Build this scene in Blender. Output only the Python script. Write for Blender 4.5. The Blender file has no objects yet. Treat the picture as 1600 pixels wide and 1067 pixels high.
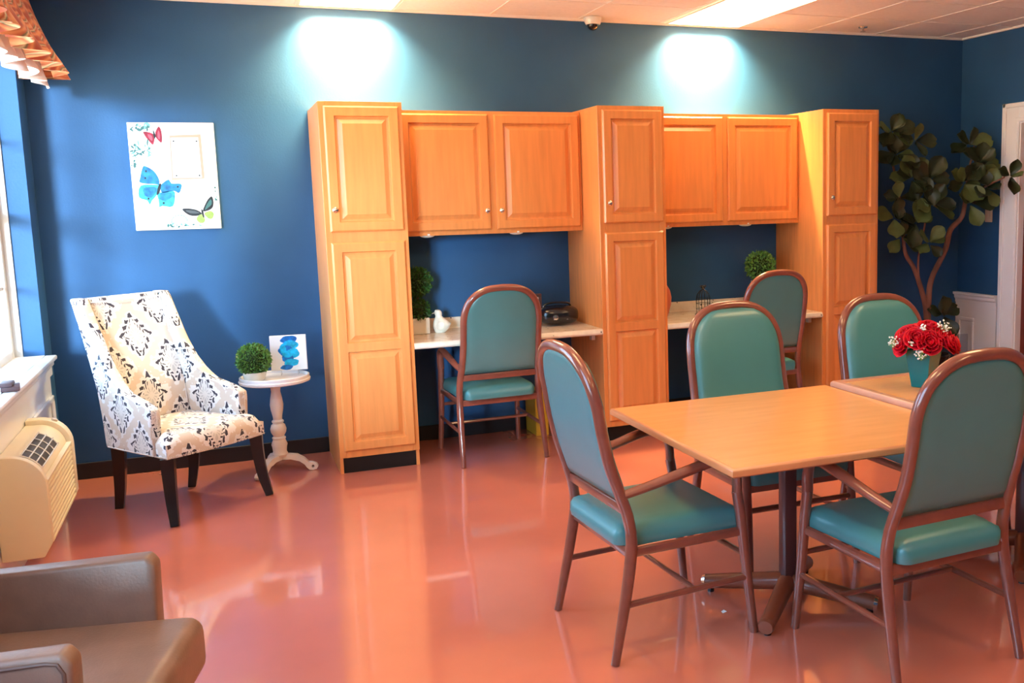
import bpy, bmesh, math, random
from mathutils import Vector, Matrix, Euler
random.seed(7)
PI = math.pi
SC = bpy.context.scene
COL = SC.collection

# ---------------------------------------------------------------- camera
cam_d = bpy.data.cameras.new('camera')
cam = bpy.data.objects.new('camera', cam_d)
COL.objects.link(cam)
RX = ((0.9216063857604239, 0.38107238688768763, 0.07365803199468113),
      (-0.387440825494577, 0.9145312053477574, 0.11628534381106914),
      (-0.023049435257499907, -0.1357074441469529, 0.9904807989746252))
cam.matrix_world = Matrix(((RX[0][0], RX[0][2], -RX[0][1], -0.5932597),
                           (RX[1][0], RX[1][2], -RX[1][1], -6.62777994),
                           (RX[2][0], RX[2][2], -RX[2][1], 1.59788757),
                           (0, 0, 0, 1)))
cam_d.sensor_width = 36
cam_d.lens = 1541.38 / 1600 * 36
cam_d.shift_x = (800 - 985.466) / 1600
cam_d.shift_y = (522.42 - 533.5) / 1600
cam_d.clip_start = 0.05
SC.camera = cam

# ---------------------------------------------------------------- world, sun, exposure
SC.view_settings.view_transform = 'Standard'
SC.view_settings.look = 'None'
SC.view_settings.gamma = 1
SC.view_settings.use_curve_mapping = False
SC.view_settings.exposure = 0.0
world = bpy.data.worlds.new('world')
SC.world = world
world.use_nodes = True
wn = world.node_tree.nodes
# sky above the horizon; warm ground glow added below to brighten the ceiling
_tc = wn.new('ShaderNodeTexCoord')
_sp = wn.new('ShaderNodeSeparateXYZ')
_rp = wn.new('ShaderNodeValToRGB')
world.node_tree.links.new(_tc.outputs['Generated'], _sp.inputs[0])
_mm = wn.new('ShaderNodeMath')
_mm.operation = 'MULTIPLY_ADD'
_mm.inputs[1].default_value = .5
_mm.inputs[2].default_value = .5
world.node_tree.links.new(_sp.outputs[2], _mm.inputs[0])
world.node_tree.links.new(_mm.outputs[0], _rp.inputs[0])
_rp.color_ramp.elements[0].position = .485
_rp.color_ramp.elements[0].color = (1.0, .86, .66, 1)
_rp.color_ramp.elements[1].position = .515
_rp.color_ramp.elements[1].color = (.38, .66, 1.0, 1)
world.node_tree.links.new(_rp.outputs[0], wn['Background'].inputs[0])
wn['Background'].inputs[1].default_value = 13.5

sun_d = bpy.data.lights.new('sun', 'SUN')
sun_d.energy = 13
sun_d.angle = math.radians(11)
sun_d.color = (0.52, 0.80, 1.0)
sun = bpy.data.objects.new('sun', sun_d)
COL.objects.link(sun)
sun.rotation_euler = Vector((0.42, 1.0, -0.10)).to_track_quat('-Z', 'Y').to_euler()

LAMP_COL = (1.0, 0.66, 0.31)

# ---------------------------------------------------------------- materials
MATS = {}


def mat(name, col, rough=0.5, metal=0.0, coat=0.0, spec=0.5, emis=None, estr=0, var=0.0, vscale=8, stretch=(1, 1, 1),
        bump=0.0, bscale=60, trans=0, ior=1.45, sheen=0.0, alpha=1, coat_rough=.08):
    if name in MATS:
        return MATS[name]
    m = bpy.data.materials.new(name)
    m.use_nodes = True
    nt = m.node_tree
    b = nt.nodes['Principled BSDF']
    b.inputs['Base Color'].default_value = (*col, 1)
    b.inputs['Roughness'].default_value = rough
    b.inputs['Metallic'].default_value = metal
    b.inputs['Coat Weight'].default_value = coat
    b.inputs['Coat Roughness'].default_value = coat_rough
    b.inputs['Specular IOR Level'].default_value = spec
    b.inputs['Transmission Weight'].default_value = trans
    b.inputs['IOR'].default_value = ior
    b.inputs['Sheen Weight'].default_value = sheen
    if emis:
        b.inputs['Emission Color'].default_value = (*emis, 1)
        b.inputs['Emission Strength'].default_value = estr
    tc = nt.nodes.new('ShaderNodeTexCoord')
    mp = nt.nodes.new('ShaderNodeMapping')
    mp.inputs['Scale'].default_value = stretch
    nt.links.new(tc.outputs['Object'], mp.inputs[0])
    if var > 0:
        n = nt.nodes.new('ShaderNodeTexNoise')
        n.inputs['Scale'].default_value = vscale
        n.inputs['Detail'].default_value = 5
        nt.links.new(mp.outputs[0], n.inputs['Vector'])
        r = nt.nodes.new('ShaderNodeValToRGB')
        r.color_ramp.elements[0].position = .3
        r.color_ramp.elements[1].position = .7
        r.color_ramp.elements[0].color = (*[c * (1 - var) for c in col], 1)
        r.color_ramp.elements[1].color = (*[min(1, c * (1 + var)) for c in col], 1)
        nt.links.new(n.outputs['Fac'], r.inputs[0])
        nt.links.new(r.outputs[0], b.inputs['Base Color'])
    if bump > 0:
        n2 = nt.nodes.new('ShaderNodeTexNoise')
        n2.inputs['Scale'].default_value = bscale
        n2.inputs['Detail'].default_value = 3
        nt.links.new(mp.outputs[0], n2.inputs['Vector'])
        bp = nt.nodes.new('ShaderNodeBump')
        bp.inputs['Strength'].default_value = bump
        bp.inputs['Distance'].default_value = .01
        nt.links.new(n2.outputs['Fac'], bp.inputs['Height'])
        nt.links.new(bp.outputs[0], b.inputs['Normal'])
    MATS[name] = m
    return m


M_wall = mat('blue wall paint', (0.026, 0.096, 0.232), rough=.5, var=.06, vscale=3, bump=.06, bscale=90, spec=.3)
M_floor = mat('terracotta vinyl floor', (0.62, 0.180, 0.118), rough=.20, var=.08, vscale=1.6, spec=.5, coat=1.0, coat_rough=.045)
M_ceil = mat('ceiling tile', (0.88, 0.86, 0.82), rough=.9, var=.03, vscale=40, bump=.15, bscale=120)
M_grid = mat('ceiling grid paint', (0.88, 0.84, 0.78), rough=.5)
M_base = mat('dark rubber baseboard', (0.012, 0.010, 0.014), rough=.45)
M_white = mat('white trim paint', (0.90, 0.90, 0.93), rough=.4)
M_sill = mat('white shelf paint', (0.82, 0.83, 0.86), rough=.3, coat=.2)
M_frame = mat('window frame paint', (0.60, 0.58, 0.54), rough=.5)
M_wood = mat('orange maple', (0.78, 0.285, 0.080), rough=.34, coat=.45, coat_rough=.16, var=.08, vscale=5,
             stretch=(7, 7, .55), spec=.4)
M_woodside = mat('orange maple side', (0.78, 0.300, 0.090), rough=.42, coat=.2, coat_rough=.3, var=.10, vscale=5,
                 stretch=(7, 7, .6), spec=.4)
M_kick = mat('black toe kick', (0.006, 0.005, 0.005), rough=.5)
M_knob = mat('brushed nickel', (0.80, 0.78, 0.72), rough=.2, metal=1)
M_chairwood = mat('reddish brown bentwood', (0.235, 0.066, 0.042), rough=.28, coat=1.0, coat_rough=.06, var=.12, vscale=6,
                  stretch=(3, 3, 3))
M_teal = mat('teal vinyl', (0.066, 0.245, 0.255), rough=.34, var=.05, vscale=5, bump=.03, bscale=200, spec=.9)
M_table = mat('honey laminate', (0.72, 0.350, 0.130), rough=.22, var=.06, vscale=4, stretch=(1, 6, 1), spec=.5)
M_tedge = mat('table edge wood', (0.66, 0.25, 0.10), rough=.35, coat=.4, var=.08, vscale=6)
M_tlip = mat('pale table lip', (0.62, 0.30, 0.19), rough=.3, coat=.4, var=.06)
M_tleg = mat('brown steel pedestal', (0.10, 0.035, 0.035), rough=.35, coat=.3)
M_twood = mat('wood clad foot', (0.26, 0.07, 0.035), rough=.35, coat=.3)
M_chrome = mat('chrome', (0.8, 0.8, 0.82), rough=.12, metal=1)
M_black = mat('black plastic', (0.008, 0.008, 0.012), rough=.22, coat=.4)
M_blackwood = mat('black lacquered leg', (0.007, 0.006, 0.009), rough=.3, coat=.3)
M_ptac = mat('cream plastic', (0.80, 0.72, 0.54), rough=.42, var=.02)
M_ptacdark = mat('dark grille interior', (0.05, 0.04, 0.035), rough=.6)
M_cream = mat('cream glaze', (0.80, 0.76, 0.66), rough=.25, coat=.4)
M_tabwhite = mat('white painted wood', (0.84, 0.80, 0.80), rough=.35, coat=.2)
M_leafdark = mat('boxwood leaf', (0.035, 0.12, 0.022), rough=.5, var=.5, vscale=30)
M_leafbright = mat('bright boxwood leaf', (0.11, 0.27, 0.060), rough=.45, var=.6, vscale=45)
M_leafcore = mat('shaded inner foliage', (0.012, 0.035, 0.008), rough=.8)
M_fig = mat('fig leaf', (0.028, 0.042, 0.018), rough=.38, var=.55, vscale=7, spec=.5)
M_figback = mat('fig leaf light', (0.11, 0.15, 0.05), rough=.45, var=.35, vscale=7)
M_bark = mat('fig bark', (0.22, 0.10, 0.075), rough=.8, var=.4, vscale=14, stretch=(1, 1, .3), bump=.5, bscale=25)
M_tan = mat('taupe leather', (0.235, 0.135, 0.102), rough=.38, var=.13, vscale=9, bump=.08, bscale=120)
M_tanwelt = mat('taupe piping', (0.13, 0.065, 0.05), rough=.45)
M_door = mat('dark red door wood', (0.16, 0.022, 0.014), rough=.4, var=.25, vscale=4, stretch=(6, 6, .5))
M_grey = mat('grey metal', (0.35, 0.33, 0.33), rough=.4, metal=.4)
M_switch = mat('almond switch plate', (0.62, 0.55, 0.46), rough=.4)
M_red = mat('red petal', (0.55, 0.003, 0.018), rough=.5, var=.45, vscale=25, spec=.3)
M_stem = mat('green stem', (0.22, 0.42, 0.08), rough=.5)
M_babys = mat('white blossom', (0.9, 0.9, 0.85), rough=.6)
M_terra = mat('terracotta glaze', (0.60, 0.14, 0.07), rough=.4)
M_yellow = mat('yellow card', (0.72, 0.42, 0.03), rough=.6)
M_brown = mat('dark brown box', (0.10, 0.055, 0.06), rough=.45)
M_lampglass = mat('frosted lens', (0.9, 0.88, 0.8), rough=.5)
M_paper = mat('white paper', (0.85, 0.85, 0.85), rough=.6)
M_spade = mat('dark soil', (0.02, 0.015, 0.01), rough=.9)
M_lining = mat('white valance lining', (0.88, 0.86, 0.90), rough=.8)


def glass(name, col, rough=0.0, ior=1.45, mixt=.85):
    """thin coloured pane: transparent + glossy, cheap and clean"""
    m = bpy.data.materials.new(name)
    m.use_nodes = True
    nt = m.node_tree
    nt.nodes.clear()
    o = nt.nodes.new('ShaderNodeOutputMaterial')
    t = nt.nodes.new('ShaderNodeBsdfTransparent')
    t.inputs[0].default_value = (*col, 1)
    g = nt.nodes.new('ShaderNodeBsdfGlossy')
    g.inputs['Roughness'].default_value = .03
    x = nt.nodes.new('ShaderNodeMixShader')
    f = nt.nodes.new('ShaderNodeLayerWeight')
    f.inputs[0].default_value = .25
    k = nt.nodes.new('ShaderNodeMath')
    k.operation = 'MULTIPLY'
    k.inputs[1].default_value = .35
    nt.links.new(f.outputs['Fresnel'], k.inputs[0])
    nt.links.new(k.outputs[0], x.inputs[0])
    nt.links.new(t.outputs[0], x.inputs[1])
    nt.links.new(g.outputs[0], x.inputs[2])
    nt.links.new(x.outputs[0], o.inputs[0])
    return m


M_glass = glass('window glass', (.97, .985, .98))
M_acryl = glass('clear acrylic', (.80, .80, .84))
M_vase = mat('teal vase glass', (0.0, 0.16, 0.17), rough=.12, coat=.5, trans=.12, ior=1.3)


def emit(name, col, s):
    m = bpy.data.materials.new(name)
    m.use_nodes = True
    b = m.node_tree.nodes['Principled BSDF']
    b.inputs['Base Color'].default_value = (.8, .8, .8, 1)
    b.inputs['Emission Color'].default_value = (*col, 1)
    b.inputs['Emission Strength'].default_value = s
    return m


M_lamp = emit('troffer lens', LAMP_COL, 14.0)


def nodes_of(name, rough=.5, **kw):
    m = mat(name, (.5, .5, .5), rough=rough, **kw)
    return m, m.node_tree, m.node_tree.nodes['Principled BSDF']


class NB:
    """tiny node expression builder"""

    def __init__(s, nt):
        s.nt = nt

    def m(s, op, a, b=None, c=None):
        n = s.nt.nodes.new('ShaderNodeMath')
        n.operation = op
        for i, v in enumerate((a, b, c)):
            if v is None:
                continue
            if isinstance(v, (int, float)):
                n.inputs[i].default_value = v
            else:
                s.nt.links.new(v, n.inputs[i])
        return n.outputs[0]

    def mix(s, f, a, b):
        n = s.nt.nodes.new('ShaderNodeMix')
        n.data_type = 'RGBA'
        if isinstance(f, (int, float)):
            n.inputs[0].default_value = f
        else:
            s.nt.links.new(f, n.inputs[0])
        for i, v in ((6, a), (7, b)):
            if isinstance(v, tuple):
                n.inputs[i].default_value = (*v, 1)
            else:
                s.nt.links.new(v, n.inputs[i])
        return n.outputs[2]

    def noise(s, vec, scale, detail=2):
        n = s.nt.nodes.new('ShaderNodeTexNoise')
        n.inputs['Scale'].default_value = scale
        n.inputs['Detail'].default_value = detail
        s.nt.links.new(vec, n.inputs['Vector'])
        return n.outputs['Fac']

    def vor(s, vec, scale, feat='F1'):
        n = s.nt.nodes.new('ShaderNodeTexVoronoi')
        n.feature = feat
        n.inputs['Scale'].default_value = scale
        s.nt.links.new(vec, n.inputs['Vector'])
        return n.outputs['Distance']


def damask():
    m, nt, b = nodes_of('damask fabric', rough=.8, sheen=.2)
    e = NB(nt)
    uv = nt.nodes.new('ShaderNodeUVMap').outputs[0]
    sp = nt.nodes.new('ShaderNodeSeparateXYZ')
    nt.links.new(uv, sp.inputs[0])
    U, V = sp.outputs[0], sp.outputs[1]
    PX, PY = 0.33, 0.33
    res = None
    tint = None
    for ox, oy in ((0, 0), (.5, .5)):
        u = e.m('SUBTRACT', e.m('FRACT', e.m('ADD', e.m('DIVIDE', U, PX), ox)), .5)
        v = e.m('SUBTRACT', e.m('FRACT', e.m('ADD', e.m('DIVIDE', V, PY), oy)), .5)
        au = e.m('ABSOLUTE', u)
        # diamond-ish ogee distance
        wob = e.m('MULTIPLY', e.m('SINE', e.m('MULTIPLY', e.m('ABSOLUTE', v), 22)), .010)
        d = e.m('ADD', e.m('DIVIDE', e.m('ADD', au, wob), .31), e.m('DIVIDE', e.m('ABSOLUTE', v), .41))
        ang = e.m('ARCTAN2', e.m('DIVIDE', v, .41), e.m('DIVIDE', au, .31))
        nzz = e.m('MULTIPLY', e.m('SUBTRACT', e.noise(uv, 55, 1), .5), 4.0)
        dots = e.m('LESS_THAN', e.vor(uv, 62), .60)
        # leafy scroll strokes round the ring, mirrored left and right
        st1 = e.m('GREATER_THAN', e.m('SINE', e.m('ADD', e.m('MULTIPLY', ang, 13), e.m('ADD', e.m('MULTIPLY', d, 15), nzz))), -.35)
        st2 = e.m('GREATER_THAN', e.m('SINE', e.m('SUBTRACT', e.m('MULTIPLY', ang, 17), e.m('MULTIPLY', d, 24))), .10)
        outer = e.m('MULTIPLY', e.m('GREATER_THAN', d, .74), e.m('LESS_THAN', d, e.m('ADD', .97, e.m('MULTIPLY', e.m('SINE', e.m('MULTIPLY', ang, 13)), .07))))
        inner = e.m('MULTIPLY', e.m('GREATER_THAN', d, .54), e.m('LESS_THAN', d, .72))
        k = e.m('MAXIMUM', e.m('MULTIPLY', st1, outer), e.m('MULTIPLY', e.m('MULTIPLY', st2, inner), dots))
        r2 = e.m('MULTIPLY', e.m('GREATER_THAN', d, .22), e.m('LESS_THAN', d, .44))
        k2 = e.m('MULTIPLY', e.m('MULTIPLY', r2, e.m('GREATER_THAN', e.m('SINE', e.m('MULTIPLY', ang, 12)), .35)), .30)
        kk = e.m('MAXIMUM', k, k2)
        inn = e.m('LESS_THAN', d, .60)
        res = kk if res is None else e.m('MAXIMUM', res, kk)
        tint = inn if tint is None else e.m('MAXIMUM', tint, inn)
    # beige trellis between medallions
    a1 = e.m('ABSOLUTE', e.m('SUBTRACT', e.m('FRACT', e.m('ADD', e.m('DIVIDE', U, PX), e.m('DIVIDE', V, PY))), .5))
    a2 = e.m('ABSOLUTE', e.m('SUBTRACT', e.m('FRACT', e.m('SUBTRACT', e.m('DIVIDE', U, PX), e.m('DIVIDE', V, PY))), .5))
    nz = e.noise(uv, 34, 2)
    la = e.m('LESS_THAN', e.m('MINIMUM', a1, a2), e.m('MULTIPLY', e.m('SUBTRACT', nz, .25), .36))
    c = e.mix(la, (.76, .73, .73), (.64, .53, .45))
    c = e.mix(e.m('MULTIPLY', tint, .6), c, (.64, .59, .55))
    c = e.mix(res, c, (.035, .03, .05))
    nt.links.new(c, b.inputs['Base Color'])
    return m


def floral():
    m, nt, b = nodes_of('floral valance fabric', rough=.6, sheen=.2)
    e = NB(nt)
    tc = nt.nodes.new('ShaderNodeTexCoord').outputs['Object']
    w = nt.nodes.new('ShaderNodeTexWave')
    w.wave_type = 'RINGS'
    w.inputs['Scale'].default_value = 2.2
    w.inputs['Distortion'].default_value = 6
    w.inputs['Detail'].default_value = 1.5
    w.inputs['Detail Scale'].default_value = 1.6
    nt.links.new(tc, w.inputs['Vector'])
    r = nt.nodes.new('ShaderNodeValToRGB')
    cr = r.color_ramp
    cr.interpolation = 'EASE'
    cr.elements[0].color = (.42, .07, .03, 1)
    cr.elements[1].color = (.82, .36, .16, 1)
    for p, c in ((.22, (.78, .30, .12)), (.42, (.62, .16, .07)), (.55, (.20, .17, .09)), (.68, (.70, .52, .30)), (.84, (.55, .13, .05))):
        x = cr.elements.new(p)
        x.color = (*c, 1)
    nt.links.new(w.outputs['Fac'], r.inputs[0])
    nt.links.new(r.outputs[0], b.inputs['Base Color'])
    return m


def speckle():
    m, nt, b = nodes_of('speckled laminate', rough=.25, coat=.2)
    e = NB(nt)
    tc = nt.nodes.new('ShaderNodeTexCoord').outputs['Object']
    n = e.noise(tc, 14, 4)
    c = e.mix(n, (.62, .50, .36), (.92, .88, .78))
    v = e.vor(tc, 30)
    n2 = e.noise(tc, 22, 2)
    k = e.m('MULTIPLY', e.m('LESS_THAN', v, .16), e.m('GREATER_THAN', n2, .50))
    c = e.mix(k, c, (.07, .05, .05))
    nt.links.new(c, b.inputs['Base Color'])
    return m


M_damask = damask()
M_floral = floral()
M_speck = speckle()

# ---------------------------------------------------------------- mesh helpers


def link(name, bm, m, parent=None, smooth=True, ang=35):
    me = bpy.data.meshes.new(name)
    bmesh.ops.recalc_face_normals(bm, faces=bm.faces[:])
    bm.to_mesh(me)
    bm.free()
    for mm in (m if isinstance(m, (list, tuple)) else [m]):
        me.materials.append(mm)
    if smooth:
        me.polygons.foreach_set('use_smooth', [True] * len(me.polygons))
        try:
            me.set_sharp_from_angle(angle=math.radians(ang))
        except Exception:
            pass
    o = bpy.data.objects.new(name, me)
    COL.objects.link(o)
    if parent is not None:
        o.parent = parent
    return o


def thing(name, label, cat, loc=(0, 0, 0), rz=0, group=None):
    o = bpy.data.objects.new(name, None)
    COL.objects.link(o)
    o.location = loc
    o.rotation_euler = (0, 0, rz)
    o.empty_display_size = .1
    o['label'] = label
    o['category'] = cat
    if group:
        o['group'] = group
    return o


def tag(o, label, cat, group=None):
    o['label'] = label
    o['category'] = cat
    if group:
        o['group'] = group
    return o


def struct(name, bm, m, parent=None, **k):
    o = link(name, bm, m, parent, **k)
    o['kind'] = 'structure'
    return o


def dup(root, loc, rz, label, group=None):
    r = root.copy()
    COL.objects.link(r)
    r.location = loc
    r.rotation_euler = (0, 0, rz)
    r['label'] = label
    if group:
        r['group'] = group
    for ch in list(root.children):
        c = ch.copy()
        COL.objects.link(c)
        c.parent = r
        for g in list(ch.children):
            d = g.copy()
            COL.objects.link(d)
            d.parent = c
    return r


def BM():
    return bmesh.new()


def box(bm, x0, x1, y0, y1, z0, z1, bev=0.0, seg=2, mi=0):
    r = bmesh.ops.create_cube(bm, size=1)
    vs = r['verts']
    for v in vs:
        v.co = Vector(((x0 + x1) / 2 + v.co.x * (x1 - x0), (y0 + y1) / 2 + v.co.y * (y1 - y0), (z0 + z1) / 2 + v.co.z * (z1 - z0)))
    fs = set(f for v in vs for f in v.link_faces)
    for f in fs:
        f.material_index = mi
    if bev > 0:
        es = set(e for v in vs for e in v.link_edges)
        bmesh.ops.bevel(bm, geom=list(es), offset=bev, segments=seg, affect='EDGES', profile=.5)
    return bm


def bx(*a, **k):
    return box(BM(), *a, **k)


def catmull(pts, n=8):
    P = [Vector(p) for p in pts]
    if len(P) < 3:
        return P
    out = []
    for i in range(len(P) - 1):
        p0 = P[i - 1] if i > 0 else P[0] * 2 - P[1]
        p1, p2 = P[i], P[i + 1]
        p3 = P[i + 2] if i + 2 < len(P) else P[-1] * 2 - P[-2]
        for k in range(n):
            t = k / n
            out.append(.5 * ((2 * p1) + (-p0 + p2) * t + (2 * p0 - 5 * p1 + 4 * p2 - p3) * t * t + (-p0 + 3 * p1 - 3 * p2 + p3) * t ** 3))
    out.append(P[-1])
    return out


def tube(bm, pts, r, seg=12, smooth=0, cap=True, squash=None, mi=0):
    """r: number or list per original point; squash=(a,b) oval"""
    n0 = len(pts)
    if smooth:
        P = catmull(pts, smooth)
    else:
        P = [Vector(p) for p in pts]
    n = len(P)

    def rad(i):
        if isinstance(r, (int, float)):
            return r
        t = i / (n - 1) * (len(r) - 1)
        k = min(int(t), len(r) - 2)
        return r[k] * (1 - (t - k)) + r[k + 1] * (t - k)
    T = []
    for i in range(n):
        a = P[max(0, i - 1)]
        c = P[min(n - 1, i + 1)]
        T.append((c - a).normalized())
    up = Vector((0, 0, 1)) if abs(T[0].z) < .9 else Vector((1, 0, 0))
    N = T[0].cross(up).normalized()
    rings = []
    for i in range(n):
        N = (N - T[i] * N.dot(T[i])).normalized()
        B = T[i].cross(N)
        ring = []
        for s in range(seg):
            a = 2 * PI * s / seg
            ca, sa = math.cos(a), math.sin(a)
            if squash:
                ca *= squash[0]
                sa *= squash[1]
            ring.append(bm.verts.new(P[i] + (N * ca + B * sa) * rad(i)))
        rings.append(ring)
    for i in range(n - 1):
        for s in range(seg):
            f = bm.faces.new((rings[i][s], rings[i][(s + 1) % seg], rings[i + 1][(s + 1) % seg], rings[i + 1][s]))
            f.material_index = mi
    if cap:
        bm.faces.new(rings[0][::-1]).material_index = mi
        bm.faces.new(rings[-1]).material_index = mi
    return bm


def lathe(bm, prof, seg=32, cx=0, cy=0, mi=0, cap=True):
    rings = []
    for r, z in prof:
        if r < 1e-5:
            rings.append([bm.verts.new((cx, cy, z))])
        else:
            rings.append([bm.verts.new((cx + r * math.cos(2 * PI * s / seg), cy + r * math.sin(2 * PI * s / seg), z)) for s in range(seg)])
    for a, b in zip(rings, rings[1:]):
        for s in range(seg):
            t = (s + 1) % seg
            vs = []
            for v in ((a[s] if len(a) > 1 else a[0]), (a[t] if len(a) > 1 else a[0]), (b[t] if len(b) > 1 else b[0]), (b[s] if len(b) > 1 else b[0])):
                if v not in vs:
                    vs.append(v)
            if len(vs) > 2:
                bm.faces.new(vs).material_index = mi
    if cap:
        for rg, rev in ((rings[0], True), (rings[-1], False)):
            if len(rg) > 2:
                bm.faces.new(rg[::-1] if rev else rg).material_index = mi
    return bm


def poly(bm, pts, mi=0):
    f = bm.faces.new([bm.verts.new(p) for p in pts])
    f.material_index = mi
    return f


def prism(bm, pts2, axis, a, b, mi=0):
    """extrude a 2D outline along axis ('x': pts=(y,z), 'y': pts=(x,z), 'z': pts=(x,y))"""
    def P(p, t):
        return {'x': (t, p[0], p[1]), 'y': (p[0], t, p[1]), 'z': (p[0], p[1], t)}[axis]
    A = [bm.verts.new(P(p, a)) for p in pts2]
    B = [bm.verts.new(P(p, b)) for p in pts2]
    n = len(pts2)
    for i in range(n):
        bm.faces.new((A[i], A[(i + 1) % n], B[(i + 1) % n], B[i])).material_index = mi
    fa = bm.faces.new(A[::-1])
    fb = bm.faces.new(B)
    fa.material_index = fb.material_index = mi
    return bm


def bevel_all(bm, off, seg=2, ang=30):
    bmesh.ops.recalc_face_normals(bm, faces=bm.faces[:])
    es = [e for e in bm.edges if len(e.link_faces) == 2 and e.calc_face_angle(0) > math.radians(ang)]
    bmesh.ops.bevel(bm, geom=es, offset=off, segments=seg, affect='EDGES', profile=.5)
    return bm


def uv_box(o, offs=(0, 0)):
    me = o.data
    uvl = me.uv_layers.new(name='UVMap')
    for p in me.polygons:
        n = p.normal
        ax = max(range(3), key=lambda i: abs(n[i]) * (1.0 if i != 0 else .95))
        for li in p.loop_indices:
            c = me.vertices[me.loops[li].vertex_index].co
            if ax == 0:
                uv = (c.y, c.z)
            elif ax == 1:
                uv = (c.x, c.z)
            else:
                uv = (c.x, c.y)
            uvl.data[li].uv = (uv[0] + offs[0], uv[1] + offs[1])


# ---------------------------------------------------------------- room shell
XL, XR, YB, YN, CH = -1.53, 5.18, 0.0, -9.0, 2.84
struct('floor', bx(XL - .3, XR + .3, YN - .2, YB + .2, -.1, 0), M_floor, smooth=False)
struct('ceiling', bx(XL - .3, XR + .3, YN - .2, YB + .2, CH, CH + .1), M_ceil, smooth=False)
struct('wall_back', bx(XL - .3, XR + .3, 0, .15, 0, CH), M_wall, smooth=False)
struct('wall_near', bx(XL - .3, XR + .3, YN - .15, YN, 0, CH), M_wall, smooth=False)
# right wall with a door opening
DY0, DY1, DZ = -0.65, -1.57, 2.13
bm = BM()
box(bm, XR, XR + .15, DY0, 0, 0, CH)
box(bm, XR, XR + .15, YN, DY1, 0, CH)
box(bm, XR, XR + .15, DY1, DY0, DZ, CH)
struct('wall_right', bm, M_wall, smooth=False)
# left wall with two window openings, the second unseen and sized for its daylight
W1 = (-2.72, -0.25)
W2 = (-6.4, -4.1)
WZ0, WZ1 = 0.785, 2.50
bm = BM()
xw = XL - .22
box(bm, xw, XL, W1[1], 0, 0, CH)
box(bm, xw, XL, W2[1], W1[0], 0, CH)
box(bm, xw, XL, YN, W2[0], 0, CH)
for w in (W1, W2):
    box(bm, xw, XL, w[0], w[1], 0, WZ0)
    box(bm, xw, XL, w[0], w[1], WZ1, CH)
struct('wall_left', bm, M_wall, smooth=False)
# ceiling grid
bm = BM()
gx = 1.21 - 5 * .62
while gx < XR:
    if gx > XL:
        box(bm, gx - .011, gx + .011, YN, 0, CH - .004, CH + .001)
    gx += .62
gy = -.56
while gy > YN:
    box(bm, XL, XR, gy - .011, gy + .011, CH - .0035, CH + .001)
    gy -= 1.22 if False else .62
struct('trim_1', bm, M_grid, smooth=False)
bm = BM()
box(bm, XL, XR, -.018, 0, CH - .016, CH)
box(bm, XR - .018, XR, YN, 0, CH - .016, CH)
struct('trim_2', bm, M_grid, smooth=False)
# baseboards (interrupted by the tall cabinets)
T1, T2, T3 = (0.0, .474), (1.706, 2.173), (3.405, 3.878)
bm = BM()
for a, b in ((XL, T1[0]), (T1[1], T2[0]), (T2[1], T3[0]), (T3[1], XR)):
    box(bm, a + .001, b - .001, -.012, 0, 0, .10, .003, 1)
struct('baseboard_back', bm, M_base, smooth=False)
bm = BM()
box(bm, XR - .012, XR, -.47, -.013, 0, .10)
box(bm, XR - .012, XR, YN, -1.75, 0, .10)
struct('baseboard_right', bm, M_base, smooth=False)


def window(n, y0, y1):
    bm = BM()
    xf = XL - .17     # glazing plane
    # jamb liners
    box(bm, xf - .05, XL - .105, y1 - .012, y1, WZ0, WZ1)
    box(bm, xf - .05, XL - .105, y0, y0 + .012, WZ0, WZ1)
    box(bm, xf - .05, XL - .105, y0, y1, WZ1 - .012, WZ1)
    # sashes: three lights wide, meeting rail
    m = 3 if y1 - y0 > 2.0 else 2
    w = (y1 - y0 - .024) / m
    for i in range(m):
        a = y0 + .012 + i * w
        b = a + w
        for (p, q, r, s) in ((a, a + .05, WZ0, WZ1 - .012), (b - .05, b, WZ0, WZ1 - .012)):
            box(bm, xf - .025, xf + .025, p, q, r, s, .004, 1)
        for z in (WZ0 + .03, 1.58, WZ1 - .04):
            box(bm, xf - .024, xf + .024, a + .05, b - .05, z - .028, z + .028, .004, 1)
        for z in (1.19, 2.0):
            box(bm, xf - .010, xf + .010, a + .05, b - .05, z - .010, z + .010)
    o = struct('window_%d' % n, bm, M_frame, smooth=False)
    g = struct('pane', bx(xf - .003, xf + .003, y0 + .02, y1 - .02, WZ0 + .01, WZ1 - .02), M_glass, o, smooth=False)
    return o


window(1, *W1)
window(2, *W2)  # out of view, added to bring in daylight from the left

# window seat shelf with panelled front (runs along the window wall)
t = thing('window_shelf', 'long white painted shelf under the window with panelled front', 'shelf', (XL, 0, 0))
bm = BM()
SY0, SY1 = -3.1, -.262
box(bm, -.20, 0, W1[0] + .004, W1[1] - .004, .787, .80)
box(bm, 0.001, .062, SY0, SY1, .775, .80, .008, 2)
link('shelf_top', bm, M_sill, t)
bm = BM()
box(bm, .001, .035, SY0 + .03, SY1 - .03, .69, .774, .004, 1)
box(bm, .001, .046, SY0 + .02, SY1 - .02, .745, .774, .006, 2)
link('apron_moulding', bm, M_sill, t)
bm = BM()
box(bm, .001, .022, SY0 + .04, SY1 - .04, 0.0, .69)
for a, b in ((-1.02, -.34), (-3.0, -2.2)):
    for (p, q, r, s) in ((a, b, .55, .585), (a, b, .12, .155), (a, a + .035, .12, .585), (b - .035, b, .12, .585)):
        box(bm, .022, .040, p, q, r, s, .006, 1)
link('front_panel', bm, M_sill, t)

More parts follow.
